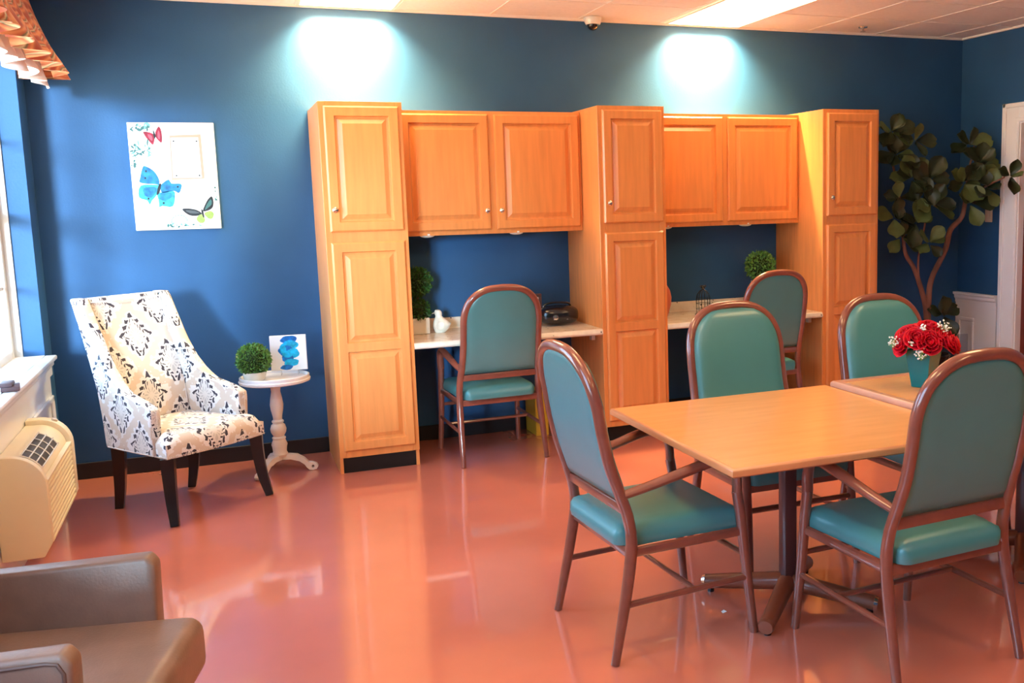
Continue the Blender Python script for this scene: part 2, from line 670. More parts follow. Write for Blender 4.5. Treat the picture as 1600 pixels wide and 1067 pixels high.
# small dark boxes on the shelf
for i, (lab, d) in enumerate((('flat dark brown box lying on the white window shelf, under the smaller one', (.075, .13, .022)),
                              ('small dark brown box resting on top of the flat brown box on the window shelf', (.05, .10, .018)))):
    bm = bx(-d[0] / 2, d[0] / 2, -d[1] / 2, d[1] / 2, 0, d[2], .004, 2)
    o = tag(link('brown_box', bm, M_brown), lab, 'box')
    o.location = (XL + .025 - i * .008, -1.44 - i * .02, .8015 + i * .0225)
    o.rotation_euler = (0, 0, .15 - .1 * i)

# right wall: wainscot, chair rail, panel moulding, door
bm = BM()
box(bm, XR - .014, XR - .0005, -.475, -.001, .10, .70)
box(bm, XR - .014, XR - .0005, -2.9, -1.70, .10, .70)
struct('trim_3', bm, M_white, smooth=False)
bm = BM()
for y0, y1 in ((-.478, -.001), (-2.9, -1.70)):
    prism(bm, [(XR - .0005, .675), (XR - .020, .675), (XR - .022, .70), (XR - .032, .715), (XR - .034, .735), (XR - .048, .745), (XR - .048, .762), (XR - .0005, .762)], 'y', y0, y1)
struct('trim_4', bm, M_white, smooth=False)
bm = BM()
for (a, b, c, d) in ((-.23, -.035, .525, .555), (-.23, -.035, .16, .19), (-.23, -.20, .19, .525), (-.065, -.035, .19, .525)):
    box(bm, XR - .028, XR - .013, a, b, c, d, .006, 1)
struct('trim_5', bm, M_white, smooth=False)
# casing
bm = BM()
for (ya, yb) in ((DY0, DY0 + .175), (DY1 - .175, DY1)):
    pass
cw = .15
for (a, b, c, d) in ((DY0 - .012, DY0 + cw, 0, DZ + .13), (DY1 - cw, DY1 + .012, 0, DZ + .13)):
    box(bm, XR - .016, XR - .0005, a, b, c, d, .003, 1)
box(bm, XR - .016, XR - .0005, DY1 + .012, DY0 - .012, DZ - .012, DZ + .13, .003, 1)
for (a, b, c, d) in ((DY0 + .115, DY0 + cw + .004, 0, DZ + .135), (DY1 - cw - .004, DY1 - .115, 0, DZ + .135), (DY1 - cw, DY0 + cw, DZ + .10, DZ + .135)):
    box(bm, XR - .030, XR - .015, a, b, c, d, .006, 2)
for (a, b, c, d) in ((DY0 - .008, DY0 + .022, 0, DZ + .02), (DY1 - .022, DY1 + .008, 0, DZ + .02), (DY1, DY0, DZ - .008, DZ + .022)):
    box(bm, XR - .024, XR - .015, a, b, c, d, .004, 1)
# jambs
box(bm, XR, XR + .15, DY0 - .02, DY0 - .0005, 0, DZ)
box(bm, XR, XR + .15, DY1 + .0005, DY1 + .02, 0, DZ)
box(bm, XR, XR + .15, DY1 + .02, DY0 - .02, DZ - .02, DZ - .0005)
struct('trim_6', bm, M_white, smooth=False)
bm = bx(XR + .05, XR + .09, DY1 + .022, DY0 - .022, .005, DZ - .022, .003, 1)
d = struct('door_1', bm, M_door, smooth=False)
link('door_closer', bx(XR + .012, XR + .05, -1.10, -.70, 1.99, 2.05, .006, 2), M_grey, d)
bm = BM()
tube(bm, [(XR + .049, -1.48, 1.0), (XR + .0, -1.48, 1.0), (XR + .0, -1.38, 1.0)], .010, 10)
link('door_handle', bm, M_knob, d)
# light switch
t = thing('light_switch', 'almond light switch plate on the blue wall left of the door casing', 'light switch', (XR, -.353, 1.41))
link('switch_plate', bx(-.007, -.0005, -.040, .040, -.062, .062, .003, 2), M_switch, t)
link('rocker', bx(-.011, -.0065, -.016, .016, -.033, .033, .002, 1), M_switch, t)

# ---------------------------------------------------------------- ceiling lights and fittings


def troffer(x, y, label, lx=.60, ly=1.20, grp='recessed ceiling light panels'):
    t = thing('ceiling_light', label, 'ceiling light', (x, y, CH), 0, grp)
    bm = BM()
    for (a, b, c, d) in ((-lx / 2, lx / 2, -ly / 2, -ly / 2 + .02), (-lx / 2, lx / 2, ly / 2 - .02, ly / 2),
                         (-lx / 2, -lx / 2 + .02, -ly / 2 + .02, ly / 2 - .02), (lx / 2 - .02, lx / 2, -ly / 2 + .02, ly / 2 - .02)):
        box(bm, a, b, c, d, -.010, -.0045)
    link('light_frame', bm, M_grid, t, smooth=False)
    link('diffuser', bx(-lx / 2 + .02, lx / 2 - .02, -ly / 2 + .02, ly / 2 - .02, -.009, -.0046), M_lamp, t, smooth=False)
    return t


troffer(.27, -.622, 'ceiling light panel against the back wall above the left cabinets')
troffer(2.78, -.622, 'ceiling light panel against the back wall above the middle cabinet')
for (x, y) in ((.27, -3.6), (2.78, -3.6), (.27, -6.4), (2.78, -6.4)):  # unseen panels added to light the rest of the room
    t = troffer(x, y, 'added ceiling light panel, out of view, over the middle of the room')


def wall_wash(x, e):
    l = bpy.data.lights.new('wall_washer', 'AREA')
    l.shape = 'RECTANGLE'
    l.size = .42
    l.size_y = .10
    l.energy = e
    l.color = (1.0, .80, .38)
    l.spread = math.radians(112)
    o = bpy.data.objects.new('wall_washer', l)
    COL.objects.link(o)
    o.location = (x, -.12, CH - .012)
    o.rotation_euler = (math.radians(12), 0, 0)


wall_wash(.27, 115)
wall_wash(2.78, 115)

t = thing('dome_camera', 'white dome security camera on the ceiling beside the back wall', 'security camera', (1.90, -.10, CH))
bm = BM()
lathe(bm, [(.0, -.0045), (.062, -.0045), (.064, -.012), (.058, -.035), (.050, -.052), (.0, -.052)], 28)
link('housing', bm, M_cream, t)
bm = BM()
lathe(bm, [(.040, -.050), (.040, -.058), (.034, -.074), (.022, -.086), (.0, -.092)], 24)
link('dome_lens', bm, M_black, t)
t = thing('sprinkler_head', 'small metal sprinkler head in the ceiling near the back wall', 'sprinkler', (4.0, -.27, CH))
bm = BM()
lathe(bm, [(0, -.0045), (.035, -.0045), (.033, -.010), (0, -.012)], 20)
link('escutcheon', bm, M_knob, t)
bm = BM()
tube(bm, [(0, 0, -.010), (0, 0, -.035)], .007, 8)
lathe(bm, [(0, -.035), (.020, -.036), (.020, -.039), (0, -.040)], 16)
link('deflector', bm, M_grey, t)

# ---------------------------------------------------------------- cabinets


def strip_ring(bm, a, b, mi=0):
    n = len(a)
    for i in range(n):
        bm.faces.new((a[i], a[(i + 1) % n], b[(i + 1) % n], b[i])).material_index = mi


def rect(bm, x0, x1, z0, z1, y):
    return [bm.verts.new((x0, y, z0)), bm.verts.new((x1, y, z0)), bm.verts.new((x1, y, z1)), bm.verts.new((x0, y, z1))]


def cab_door(x0, x1, z0, z1, y, splits=()):
    """raised panel door; y = plane of the face frame; front towards -y; splits = mid rail centres"""
    bm = BM()
    th = .021
    R = []
    for ins, dep in ((0, 0), (0, th - .010), (.009, th)):
        R.append(rect(bm, x0 + ins, x1 - ins, z0 + ins, z1 - ins, y - dep))
    bm.faces.new(R[0])
    strip_ring(bm, R[0], R[1])
    strip_ring(bm, R[1], R[2])
    st = .056
    xs = (x0 + .009, x0 + st, x1 - st, x1 - .009)
    zs = [z0 + .009, z0 + st]
    for s in splits:
        zs += [s - .026, s + .026]
    zs += [z1 - st, z1 - .009]
    g = {}

    def V(i, j):
        if (i, j) not in g:
            g[(i, j)] = bm.verts.new((xs[i], y - th, zs[j]))
        return g[(i, j)]
    nz = len(zs)
    for i in range(3):
        for j in range(nz - 1):
            if i == 1 and j % 2 == 1:
                a, b, c, d = xs[1], xs[2], zs[j], zs[j + 1]
                Q = [V(1, j), V(2, j), V(2, j + 1), V(1, j + 1)]
                for ins, dep in ((.006, th - .015), (.016, th - .016), (.044, th - .002)):
                    N = rect(bm, a + ins, b - ins, c + ins, d - ins, y - dep)
                    strip_ring(bm, Q, N)
                    Q = N
                bm.faces.new(Q)
            else:
                bm.faces.new((V(i, j), V(i + 1, j), V(i + 1, j + 1), V(i, j + 1)))
    bmesh.ops.remove_doubles(bm, verts=bm.verts[:], dist=1e-5)
    return bm


def knob(x, y, z, parent):
    bm = BM()
    prof = [(0, 0), (.007, 0), (.006, .008), (.006, .012), (.015, .016), (.016, .021), (.010, .026), (0, .027)]
    lathe(bm, prof, 18)
    for v in bm.verts:
        c = v.co.copy()
        v.co = Vector((x + c.x, y - c.z, z + c.y))
    return link('knob', bm, M_knob, parent)


TH_, TD = 2.193, .627
HG = 'tall pantry cabinets'


def tower(x0, x1, label):
    w = x1 - x0
    t = thing('tall_cabinet', label, 'cabinet', (x0, 0, 0), 0, HG)
    bm = BM()
    f = .019
    box(bm, 0, f, -TD + .001, -.001, 0, TH_)           # sides run to the floor
    box(bm, w - f, w, -TD + .001, -.001, 0.0, TH_)
    box(bm, f, w - f, -TD + .02, -.001, TH_ - f, TH_)
    box(bm, f, w - f, -TD + .02, -.001, .098, .117)
    box(bm, f, w - f, -.012, -.001, .117, TH_ - f)
    # toe notch in the sides is hidden; face frame
    link('carcass', bm, M_woodside, t, smooth=False)
    bm = BM()
    box(bm, -.001, .04, -TD - .012, -TD, .098, TH_ + .001, .002, 1)
    box(bm, w - .04, w + .001, -TD - .012, -TD, .098, TH_ + .001, .002, 1)
    for a, b in ((.098, .14), (1.384, 1.446), (2.165, TH_ + .001)):
        box(bm, .04, w - .04, -TD - .012, -TD, a, b)
    link('face_frame', bm, M_wood, t, smooth=False)
    link('toe_kick', bx(f + .001, w - f - .001, -TD + .012, -TD + .022, 0, .097), M_kick, t, smooth=False)
    y = -TD - .0125
    d1 = link('door', cab_door(.027, w - .022, 1.447, 2.168, y), M_wood, t, smooth=False)
    knob(.058, y - .021, 1.575, d1)
    link('door', cab_door(.027, w - .022, .138, 1.386, y, (.765,)), M_wood, t, smooth=False)
    return t


tower(T1[0], T1[1], 'tall orange wood pantry cabinet at the left end, beside the white round table')
tower(T2[0], T2[1], 'tall orange wood pantry cabinet standing between the two desks')
tower(T3[0], T3[1], 'tall orange wood pantry cabinet at the right end, beside the fig tree')


def wallcab(x0, x1, label, knobs):
    w = x1 - x0
    z0, z1, D = 1.397, 2.178, .307
    t = thing('wall_cabinet', label, 'cabinet', (x0, 0, 0), 0, 'wall cabinets over the desks')
    bm = BM()
    box(bm, .001, w - .001, -D, -.001, z0 + .012, z1)
    link('carcass', bm, M_woodside, t, smooth=False)
    bm = BM()
    c = w / 2
    box(bm, .001, .035, -D - .012, -D, z0, z1)
    box(bm, w - .035, w - .001, -D - .012, -D, z0, z1)
    box(bm, c - .035, c + .035, -D - .012, -D, z0, z1)
    for a, b in ((z0, 1.43), (2.14, z1)):
        box(bm, .035, c - .035, -D - .012, -D, a, b)
        box(bm, c + .035, w - .035, -D - .012, -D, a, b)
    link('face_frame', bm, M_wood, t, smooth=False)
    y = -D - .0125
    d1 = link('door', cab_door(.030, c - .020, 1.424, 2.158, y), M_wood, t, smooth=False)
    d2 = link('door', cab_door(c + .020, w - .018, 1.424, 2.158, y), M_wood, t, smooth=False)
    if knobs:
        knob(c - .048, y - .021, 1.545, d1)
        knob(c + .048, y - .021, 1.545, d2)
    return t


wallcab(T1[1] + .001, T2[0] - .001, 'double door orange wall cabinet with two knobs over the left desk', True)
wallcab(T2[1] + .001, T3[0] - .001, 'double door orange wall cabinet without knobs over the right desk', False)
for i, (x, yy, lab) in enumerate(((.66, -.27, 'white puck light under the left wall cabinet, nearest the left pantry cabinet'),
                                  (1.25, -.27, 'white puck light under the left wall cabinet, below its right door'),
                                  (2.34, -.27, 'white puck light under the right wall cabinet, nearest the middle pantry cabinet'),
                                  (2.98, -.27, 'white puck light under the right wall cabinet, below its right door'))):
    bm = BM()
    lathe(bm, [(0, 0), (.050, 0), (.050, -.008), (.040, -.019), (.020, -.024), (0, -.025)][::-1], 24)
    o = tag(link('puck_light', bm, M_lampglass), lab, 'light', 'puck lights under the wall cabinets')
    o.location = (x, yy, 1.408)


def countertop(x0, x1, label):
    w = x1 - x0
    t = thing('countertop', label, 'countertop', (x0, 0, 0), 0, 'speckled desk countertops')
    bm = BM()
    pr = [(-.001, .721), (-.635, .721), (-.645, .726), (-.647, .735), (-.640, .755), (-.630, .760), (-.030, .760), (-.022, .768), (-.020, .825), (-.016, .833), (-.001, .833)]
    prism(bm, [(p[0], p[1]) for p in pr], 'x', .001, w - .001)
    link('top', bm, M_speck, t, ang=25)
    link('bracket', bx(w - .03, w - .0015, -.50, -.46, .67, .7205, .003, 1), M_switch, t)
    link('support_cleat', bx(.0015, w - .031, -.04, -.014, .66, .7205), M_woodside, t, smooth=False)
    return t


countertop(T1[1], T2[0], 'speckled white countertop of the left desk with backsplash')
countertop(T2[1], T3[0], 'speckled white countertop of the right desk with backsplash')

# ---------------------------------------------------------------- bentwood armchair

PROF = [(0, -.280), (.10, -.258), (.20, -.236), (.30, -.216), (.38, -.203), (.44, -.198), (.50, -.205), (.56, -.222), (.63, -.245), (.70, -.268), (.80, -.290),
        (.90, -.306), (1.0, -.328), (1.12, -.360)]


def lerp(tab, z):
    for (a, p), (b, q) in zip(tab, tab[1:]):
        if z <= b:
            t = (z - a) / (b - a)
            return p + (q - p) * t
    return tab[-1][1]


ZA, ZT = .865, 1.093


def hw(z):
    """half width of the back frame centre line"""
    base = lerp([(0, .268), (.2, .262), (.42, .254), (.52, .250), (.62, .240), (.74, .236), (.86, .236), (1.2, .236)], z)
    if z <= ZA:
        return base
    t = min(1, (z - ZA) / (ZT - ZA))
    return base * (max(0, 1 - t ** 2.6)) ** (1 / 2.6)


def make_chair(label, grp):
    t = thing('dining_armchair', label, 'chair', (0, 0, 0), 0, grp)
    # rear legs
    for s in (-1, 1):
        bm = BM()
        pts = [(s * hw(z), lerp(PROF, z), z) for z in (0.001, .08, .16, .24, .32, .40, .46)]
        tube(bm, pts, [.0155, .017, .0185, .020, .021, .021, .021], 12, 3)
        link('leg', bm, M_chairwood, t)
    # hoop
    bm = BM()
    right = [(hw(z), lerp(PROF, z), z) for z in (.455, .52, .58, .64, .70, .76, .82, .86, .90, .94, .975, 1.005, 1.03, 1.055, 1.075, 1.088)]
    top = [(0, lerp(PROF, ZT), ZT)]
    left = [(-x, y, z) for x, y, z in reversed(right)]
    P = right + top + left
    tube(bm, P, .0205, 14, 2)
    link('back_frame', bm, M_chairwood, t)
    # cross rail under the back cushion
    bm = BM()
    zc = .542
    y = lerp(PROF, zc)
    box(bm, -hw(zc) + .012, hw(zc) - .012, y - .012, y + .012, zc - .019, zc + .019, .006, 2)
    link('back_rail', bm, M_chairwood, t)
    # back cushion
    bm = BM()
    nz, nx = 22, 14
    G = {}
    z0, z1 = .566, ZT - .014
    for side in (0, 1):
        for j in range(nz + 1):
            tj = j / nz
            z = z0 + (z1 - z0) * (1 - (1 - tj) ** 1.35)
            w = max(.004, hw(z + (.012 - .007 * side)) - (.010 - .007 * side)) if z + .012 < ZT else .02
            if j == nz:
                w = .06
            for i in range(nx + 1):
                u = -1 + 2 * i / nx
                uu = math.copysign(1 - (1 - abs(u)) ** 1.4, u)
                x = w * uu
                ed = min(1, (1 - abs(uu)) / .22) if abs(uu) < 1 else 0
                ez = min(1, min(z - z0, z1 - z + .002) / .045)
                f = math.sqrt(max(0, 1 - (1 - ed) ** 2)) * math.sqrt(max(0, 1 - (1 - max(0, ez)) ** 2))
                yb = lerp(PROF, z)
                yy = yb + (.004 + .038 * f if side else -.003 - .010 * f)
                G[(side, i, j)] = bm.verts.new((x, yy, z))
    for side in (0, 1):
        for j in range(nz):
            for i in range(nx):
                bm.faces.new([G[(side, i, j)], G[(side, i + 1, j)], G[(side, i + 1, j + 1)], G[(side, i, j + 1)]])
    for j in range(nz):
        for i in (0, nx):
            bm.faces.new([G[(0, i, j)], G[(0, i, j + 1)], G[(1, i, j + 1)], G[(1, i, j)]])
    for i in range(nx):
        for j in (0, nz):
            bm.faces.new([G[(0, i, j)], G[(0, i + 1, j)], G[(1, i + 1, j)], G[(1, i, j)]])
    link('backrest', bm, M_teal, t, ang=60)
    # seat cushion
    bm = BM()
    n, m = 20, 20
    G = {}
    sb = .405
    for j in range(m + 1):
        v = -1 + 2 * j / m
        vv = math.copysign(1 - (1 - abs(v)) ** 1.6, v)
        y = .015 + .262 * vv
        for i in range(n + 1):
            u = -1 + 2 * i / n
            uu = math.copysign(1 - (1 - abs(u)) ** 1.6, u)
            wd = .238 + .012 * (vv + 1) / 2
            if vv < -.75:
                wd -= .012
            x = wd * uu
            # rounded plan corners
            a, b = abs(uu), abs(vv)
            if a > .8 and b > .8:
                q = math.hypot((a - .8) / .2, (b - .8) / .2)
                if q > 1:
                    x = math.copysign(wd * (.8 + .2 * (a - .8) / .2 / q), uu)
                    y = .015 + math.copysign(.262 * (.8 + .2 * (b - .8) / .2 / q), vv)
            e = min(1, min(1 - a, 1 - b) / .22)
            f = math.sqrt(max(0, 1 - (1 - e) ** 2))
            top = sb + .022 + .050 * f + .006 * (1 - a * a) * (1 - b * b)
            G[(i, j)] = bm.verts.new((x, y, top))
            G[('b', i, j)] = bm.verts.new((x * .985, .015 + (y - .015) * .985, sb))
    for j in range(m):
        for i in range(n):
            bm.faces.new([G[(i, j)], G[(i + 1, j)], G[(i + 1, j + 1)], G[(i, j + 1)]])
            bm.faces.new([G[('b', i, j)], G[('b', i, j + 1)], G[('b', i + 1, j + 1)], G[('b', i + 1, j)]])
    for k in range(n):
        for j in (0, m):
            bm.faces.new([G[(k, j)], G[(k + 1, j)], G[('b', k + 1, j)], G[('b', k, j)]])
    for k in range(m):
        for i in (0, n):
            bm.faces.new([G[(i, k)], G[(i, k + 1)], G[('b', i, k + 1)], G[('b', i, k)]])
    link('seat', bm, M_teal, t, ang=60)
    # seat frame
    bm = BM()
    zr = .385
    yr = lerp(PROF, zr)
    box(bm, -hw(zr) + .012, hw(zr) - .012, yr - .011, yr + .012, zr - .020, zr + .019, .005, 2)
    for s in (-1, 1):
        tube(bm, [(s * .252, yr, zr + .002), (s * .254, .23, zr + .006)], .0165, 8, squash=(.8, 1.1))
    box(bm, -.246, .246, .222, .244, zr - .016, zr + .019, .004, 1)
    link('seat_frame', bm, M_chairwood, t)
    # front legs and arms: one bent line
    for s in (-1, 1):
        bm = BM()
        tube(bm, [(s * .268, .288, .001), (s * .262, .272, .15), (s * .258, .256, .30), (s * .257, .240, .45), (s * .257, .225, .545)],
             [.016, .0175, .019, .020, .020], 12, 4)
        link('leg', bm, M_chairwood, t)
        bm = BM()
        za = .590
        ya = lerp(PROF, za)
        tube(bm, [(s * (hw(za) - .002), ya + .002, za), (s * .250, -.13, .612), (s * .256, -.02, .638), (s * .262, .08, .662), (s * .264, .15, .670), (s * .263, .198, .652), (s * .259, .222, .600), (s * .257, .226, .540)],
             [.017, .019, .021, .022, .021, .020, .020, .020], 12, 5, squash=(1.1, .85))
        link('armrest', bm, M_chairwood, t)
    # stretchers
    for s in (-1, 1):
        bm = BM()
        z = .205
        tube(bm, [(s * hw(z), lerp(PROF, z), z), (s * .262, .262, z + .012)], .0115, 10)
        link('stretcher', bm, M_chairwood, t)
    bm = BM()
    tube(bm, [(-.262, .04, .214), (.262, .04, .214)], .010, 10)
    link('stretcher', bm, M_chairwood, t)
    bm = BM()
    tube(bm, [(-.258, .258, .30), (.258, .258, .30)], .011, 10)
    link('stretcher', bm, M_chairwood, t)
    return t


CG = 'teal bentwood armchairs'
ch = make_chair('teal armchair at the left side of the near table, back to the window', CG)
ch.location = (.84, -3.335, 0)
ch.rotation_euler = (0, 0, math.radians(-87))
dup(ch, (1.578, -3.897, 0), math.radians(3), 'teal armchair in the right foreground with its back to the camera', CG)
dup(ch, (1.625, -2.89, 0), math.radians(180), 'teal armchair on the far side of the near table, facing the camera', CG)
dup(ch, (2.385, -2.99, 0), math.radians(180), 'teal armchair on the far side of the farther table, behind the red roses', CG)
dup(ch, (.957, -.553, 0), math.radians(2), 'teal armchair pulled up to the left desk', CG)
dup(ch, (2.825, -.62, 0), math.radians(3), 'teal armchair pulled up to the right desk', CG)
dup(ch, (2.68, -4.00, 0), math.radians(2), 'teal armchair mostly outside the right edge of the picture, at the farther table', CG)

# ---------------------------------------------------------------- dining tables


def dining_table(x0, y0, L, zt, label, rz=0, lip=False, lx=None):
    g = ((lx or L) - L) / 2
    t = thing('dining_table', label, 'table', (x0 + L / 2 + g, y0 + L / 2, 0), rz, 'pedestal dining tables')
    h = L / 2
    bm = BM()
    ew = .042
    if not lip:
        box(bm, -h - g + .010, h + g - .010, -h + .010, h - .010, zt - .030, zt, .0)
    else:
        box(bm, -h - g + ew, h + g - ew, -h + ew, h - ew, zt - .030, zt - .003, .0)
    link('tabletop', bm, M_table, t, smooth=False)
    bm = BM()
    if not lip:
        pr = [(h - .010, zt), (h - .003, zt - .003), (h, zt - .010), (h, zt - .026), (h - .008, zt - .032), (h - .010, zt - .032)]
    else:
        pr = [(h - ew, zt - .003), (h - ew + .004, zt + .001), (h - .008, zt + .002), (h - .001, zt - .006), (h, zt - .020), (h - .006, zt - .034), (h - ew, zt - .036)]
    R = []
    for p, z in pr:
        R.append([bm.verts.new((sx * (p + g), sy * p, z)) for sx, sy in ((-1, -1), (1, -1), (1, 1), (-1, 1))])
    for a, b in zip(R, R[1:]):
        strip_ring(bm, a, b)
    strip_ring(bm, R[-1], R[0])
    link('edge_band', bm, M_tlip if lip else M_tedge, t, ang=50)
    bm = BM()
    box(bm, -.028, .028, -.028, .028, .06, zt - .045, .010, 2)
    link('column', bm, M_tleg, t)
    bm = BM()
    for a in (0, PI / 2):
        c, s = math.cos(a + PI / 4), math.sin(a + PI / 4)
        tube(bm, [(-c * .34, -s * .34, zt - .042), (c * .34, s * .34, zt - .042)], .016, 4)
    link('top_spider', bm, M_tleg, t, smooth=False)
    for k in range(4):
        a = PI / 4 + k * PI / 2
        c, s = math.cos(a), math.sin(a)
        bm = BM()
        tube(bm, [(c * .02, s * .02, .085), (c * .34, s * .34, .040)], [.036, .029], 14)
        f = link('leg', bm, M_twood, t)
        bm = BM()
        tube(bm, [(c * .338, s * .338, .0402), (c * .352, s * .352, .0385)], [.031, .027], 14)
        link('end_cap', bm, M_chrome if k != 2 else M_twood, f)
        bm = BM()
        lathe(bm, [(0, .0005), (.014, .0005), (.014, .015), (0, .016)], 12, c * .32, s * .32)
        link('glide', bm, M_black, f)
    return t


dining_table(.8695, -3.935, 1.0605, .7385, 'honey coloured square dining table in front, bare top')
dining_table(1.934, -3.965, 1.06, .7585, 'slightly higher dining table with raised edge, holding the roses', lip=True, lx=1.30)

# ---------------------------------------------------------------- roses in a vase
VX, VY, VZ = 2.215, -3.20, .757
t = thing('flower_vase', 'square tapered teal glass vase on the farther table', 'vase', (VX, VY, VZ), math.radians(25))
bm = BM()
R = []
for hwid, z in ((.036, .0005), (.058, .165), (.055, .165), (.034, .008)):
    R.append([bm.verts.new((sx * hwid, sy * hwid, z)) for sx, sy in ((-1, -1), (1, -1), (1, 1), (-1, 1))])
bm.faces.new(R[0][::-1])
for a, b in zip(R, R[1:]):
    strip_ring(bm, a, b)
bm.faces.new(R[3])
link('vase_body', bm, M_vase, t, smooth=False)


def rose(loc, dirv, sz, label):
    d = Vector(dirv).normalized()
    t = thing('red_rose', label, 'flower', loc, 0, 'red roses in the teal vase')
    q = d.to_track_quat('Z', 'Y')
    bm = BM()
    rnd = random.Random(int(loc[0] * 1000) + int(loc[2] * 777))
    # petals: spiralled cupped patches
    for layer, (nr, r0, h, open_) in enumerate(((3, .25, .95, .05), (4, .45, .95, .15), (5, .68, .85, .32), (6, .92, .70, .55))):
        for k in range(nr):
            a0 = 2 * PI * k / nr + layer * .7 + rnd.uniform(-.15, .15)
            wa = 2 * PI / nr * .72
            rows = []
            for j in range(6):
                v = j / 5
                row = []
                for i in range(7):
                    u = -1 + 2 * i / 6
                    rr = r0 * (.30 + .70 * math.sin(min(1, v * 1.15) * PI / 2)) + open_ * v ** 3 * .35
                    rr += .03 * (1 if k % 2 else -1)
                    a = a0 + u * wa * (1 - .10 * v)
                    z = h * v - .16 * h * abs(u) ** 2.2 * v - open_ * v ** 4 * .28
                    row.append(bm.verts.new(q @ Vector((rr * math.cos(a), rr * math.sin(a), z - .45)) * sz))
                rows.append(row)
            for j in range(5):
                for i in range(6):
                    bm.faces.new((rows[j][i], rows[j][i + 1], rows[j + 1][i + 1], rows[j + 1][i]))
    core = bmesh.ops.create_icosphere(bm, subdivisions=2, radius=.33 * sz)
    for v in core['verts']:
        v.co = v.co + q @ Vector((0, 0, -.05)) * sz
    b = link('bloom', bm, M_red, t, ang=80)
    sol = b.modifiers.new('thick', 'SOLIDIFY')
    sol.thickness = .0012
    bm = BM()
    foot = Vector((VX, VY, VZ + .02)) + Vector((rnd.uniform(-.02, .02), rnd.uniform(-.02, .02), 0)) - Vector(loc)
    mid = Vector((VX, VY, VZ + .15)) + Vector(((loc[0] - VX) * .25, (loc[1] - VY) * .25, 0)) - Vector(loc)
    tube(bm, [foot, mid, q @ Vector((0, 0, -.42 * sz))], .0028, 6, 5)
    link('stem', bm, M_stem, t)


roses = [((-.095, -.02, .190), (-.9, -.3, .35), 'at the lower left of the bouquet'), ((-.07, .0, .235), (-.6, -.3, .8), 'at the upper left of the bouquet'),
         ((-.045, -.055, .222), (-.3, -.8, .6), 'left of the middle, facing the camera'), ((.0, -.075, .205), (.0, -.95, .4), 'lowest in the middle of the bouquet'),
         ((.02, -.01, .262), (.1, -.4, 1), 'topmost in the bouquet'), ((.05, -.05, .225), (.5, -.6, .6), 'right of the middle, below the top one'),
         ((.085, -.045, .200), (.8, -.5, .4), 'low on the right of the bouquet'), ((.118, -.015, .190), (1, -.3, .4), 'at the far right of the bouquet'),
         ((-.01, .05, .245), (0, .5, 1), 'at the back of the bouquet')]
cr, sr = math.cos(math.radians(-22)), math.sin(math.radians(-22))
for (p, d, w) in roses:
    x, y = p[0] * cr - p[1] * sr, p[0] * sr + p[1] * cr
    dx, dy = d[0] * cr - d[1] * sr, d[0] * sr + d[1] * cr
    rose((VX + x * 1.08, VY + y * 1.08, VZ + p[2]), (dx, dy, d[2]), .051, 'red rose ' + w)


def breath(c, r, n, label):
    t = thing('flower_sprig', label, 'flower', c, 0, "white filler sprigs in the bouquet")
    rnd = random.Random(int(c[0] * 999))
    bm = BM()
    bs = BM()
    base = Vector((VX, VY, VZ + .145)) - Vector(c)
    tube(bs, [base, base * .4, (0, 0, -r)], .0014, 5, 3)
    for k in range(n):
        v = Vector((rnd.gauss(0, 1), rnd.gauss(0, 1), rnd.gauss(0, 1))).normalized() * r * rnd.uniform(.3, 1)
        tube(bs, [(0, 0, -r), v], .0006, 3)
        s = rnd.uniform(.0028, .0050)
        ic = bmesh.ops.create_icosphere(bm, subdivisions=1, radius=s)
        for w in ic['verts']:
            w.co += v
    o = link('blossoms', bm, M_babys, t)
    link('stem', bs, M_stem, t)


for (p, r, n, w) in (((-.135, -.01, .205), .030, 34, 'at its left edge'), ((.075, -.03, .262), .034, 50, 'at its upper right'),
                     ((-.035, -.085, .160), .030, 44, 'over the front rim of the vase'), ((-.02, -.06, .265), .018, 16, 'near the top, left of the top rose'),
                     ((-.075, -.075, .205), .014, 12, 'between the left roses')):
    x, y = p[0] * cr - p[1] * sr, p[0] * sr + p[1] * cr
    breath((VX + x, VY + y, VZ + p[2]), r, n, 'sprig of tiny white blossoms in the bouquet ' + w)

# clear acrylic sign holder behind the bouquet
t = thing('sign_holder', 'clear acrylic sign holder standing on the farther table behind the roses', 'sign holder', (2.44, -3.12, .7565), math.radians(-22))
link('pane', bx(-.07, .07, -.002, .002, .004, .205), M_acryl, t, smooth=False)
link('base', bx(-.07, .07, -.035, .035, .0005, .004), M_acryl, t, smooth=False)

# scrap of paper on the floor
bm = BM()
poly(bm, [(-.010, -.006, .001), (.008, -.009, .006), (.012, .006, .001), (0, .004, .010)])
poly(bm, [(-.010, -.006, .001), (0, .004, .010), (-.008, .010, .002)])
poly(bm, [(-.010, -.006, .001), (-.008, .010, .002), (.012, .006, .001), (.008, -.009, .006)])
o = tag(link('paper_scrap', bm, M_paper, smooth=False), 'tiny white scrap of paper on the floor under the dining table', 'litter')
o.location = (1.122, -3.39, 0)

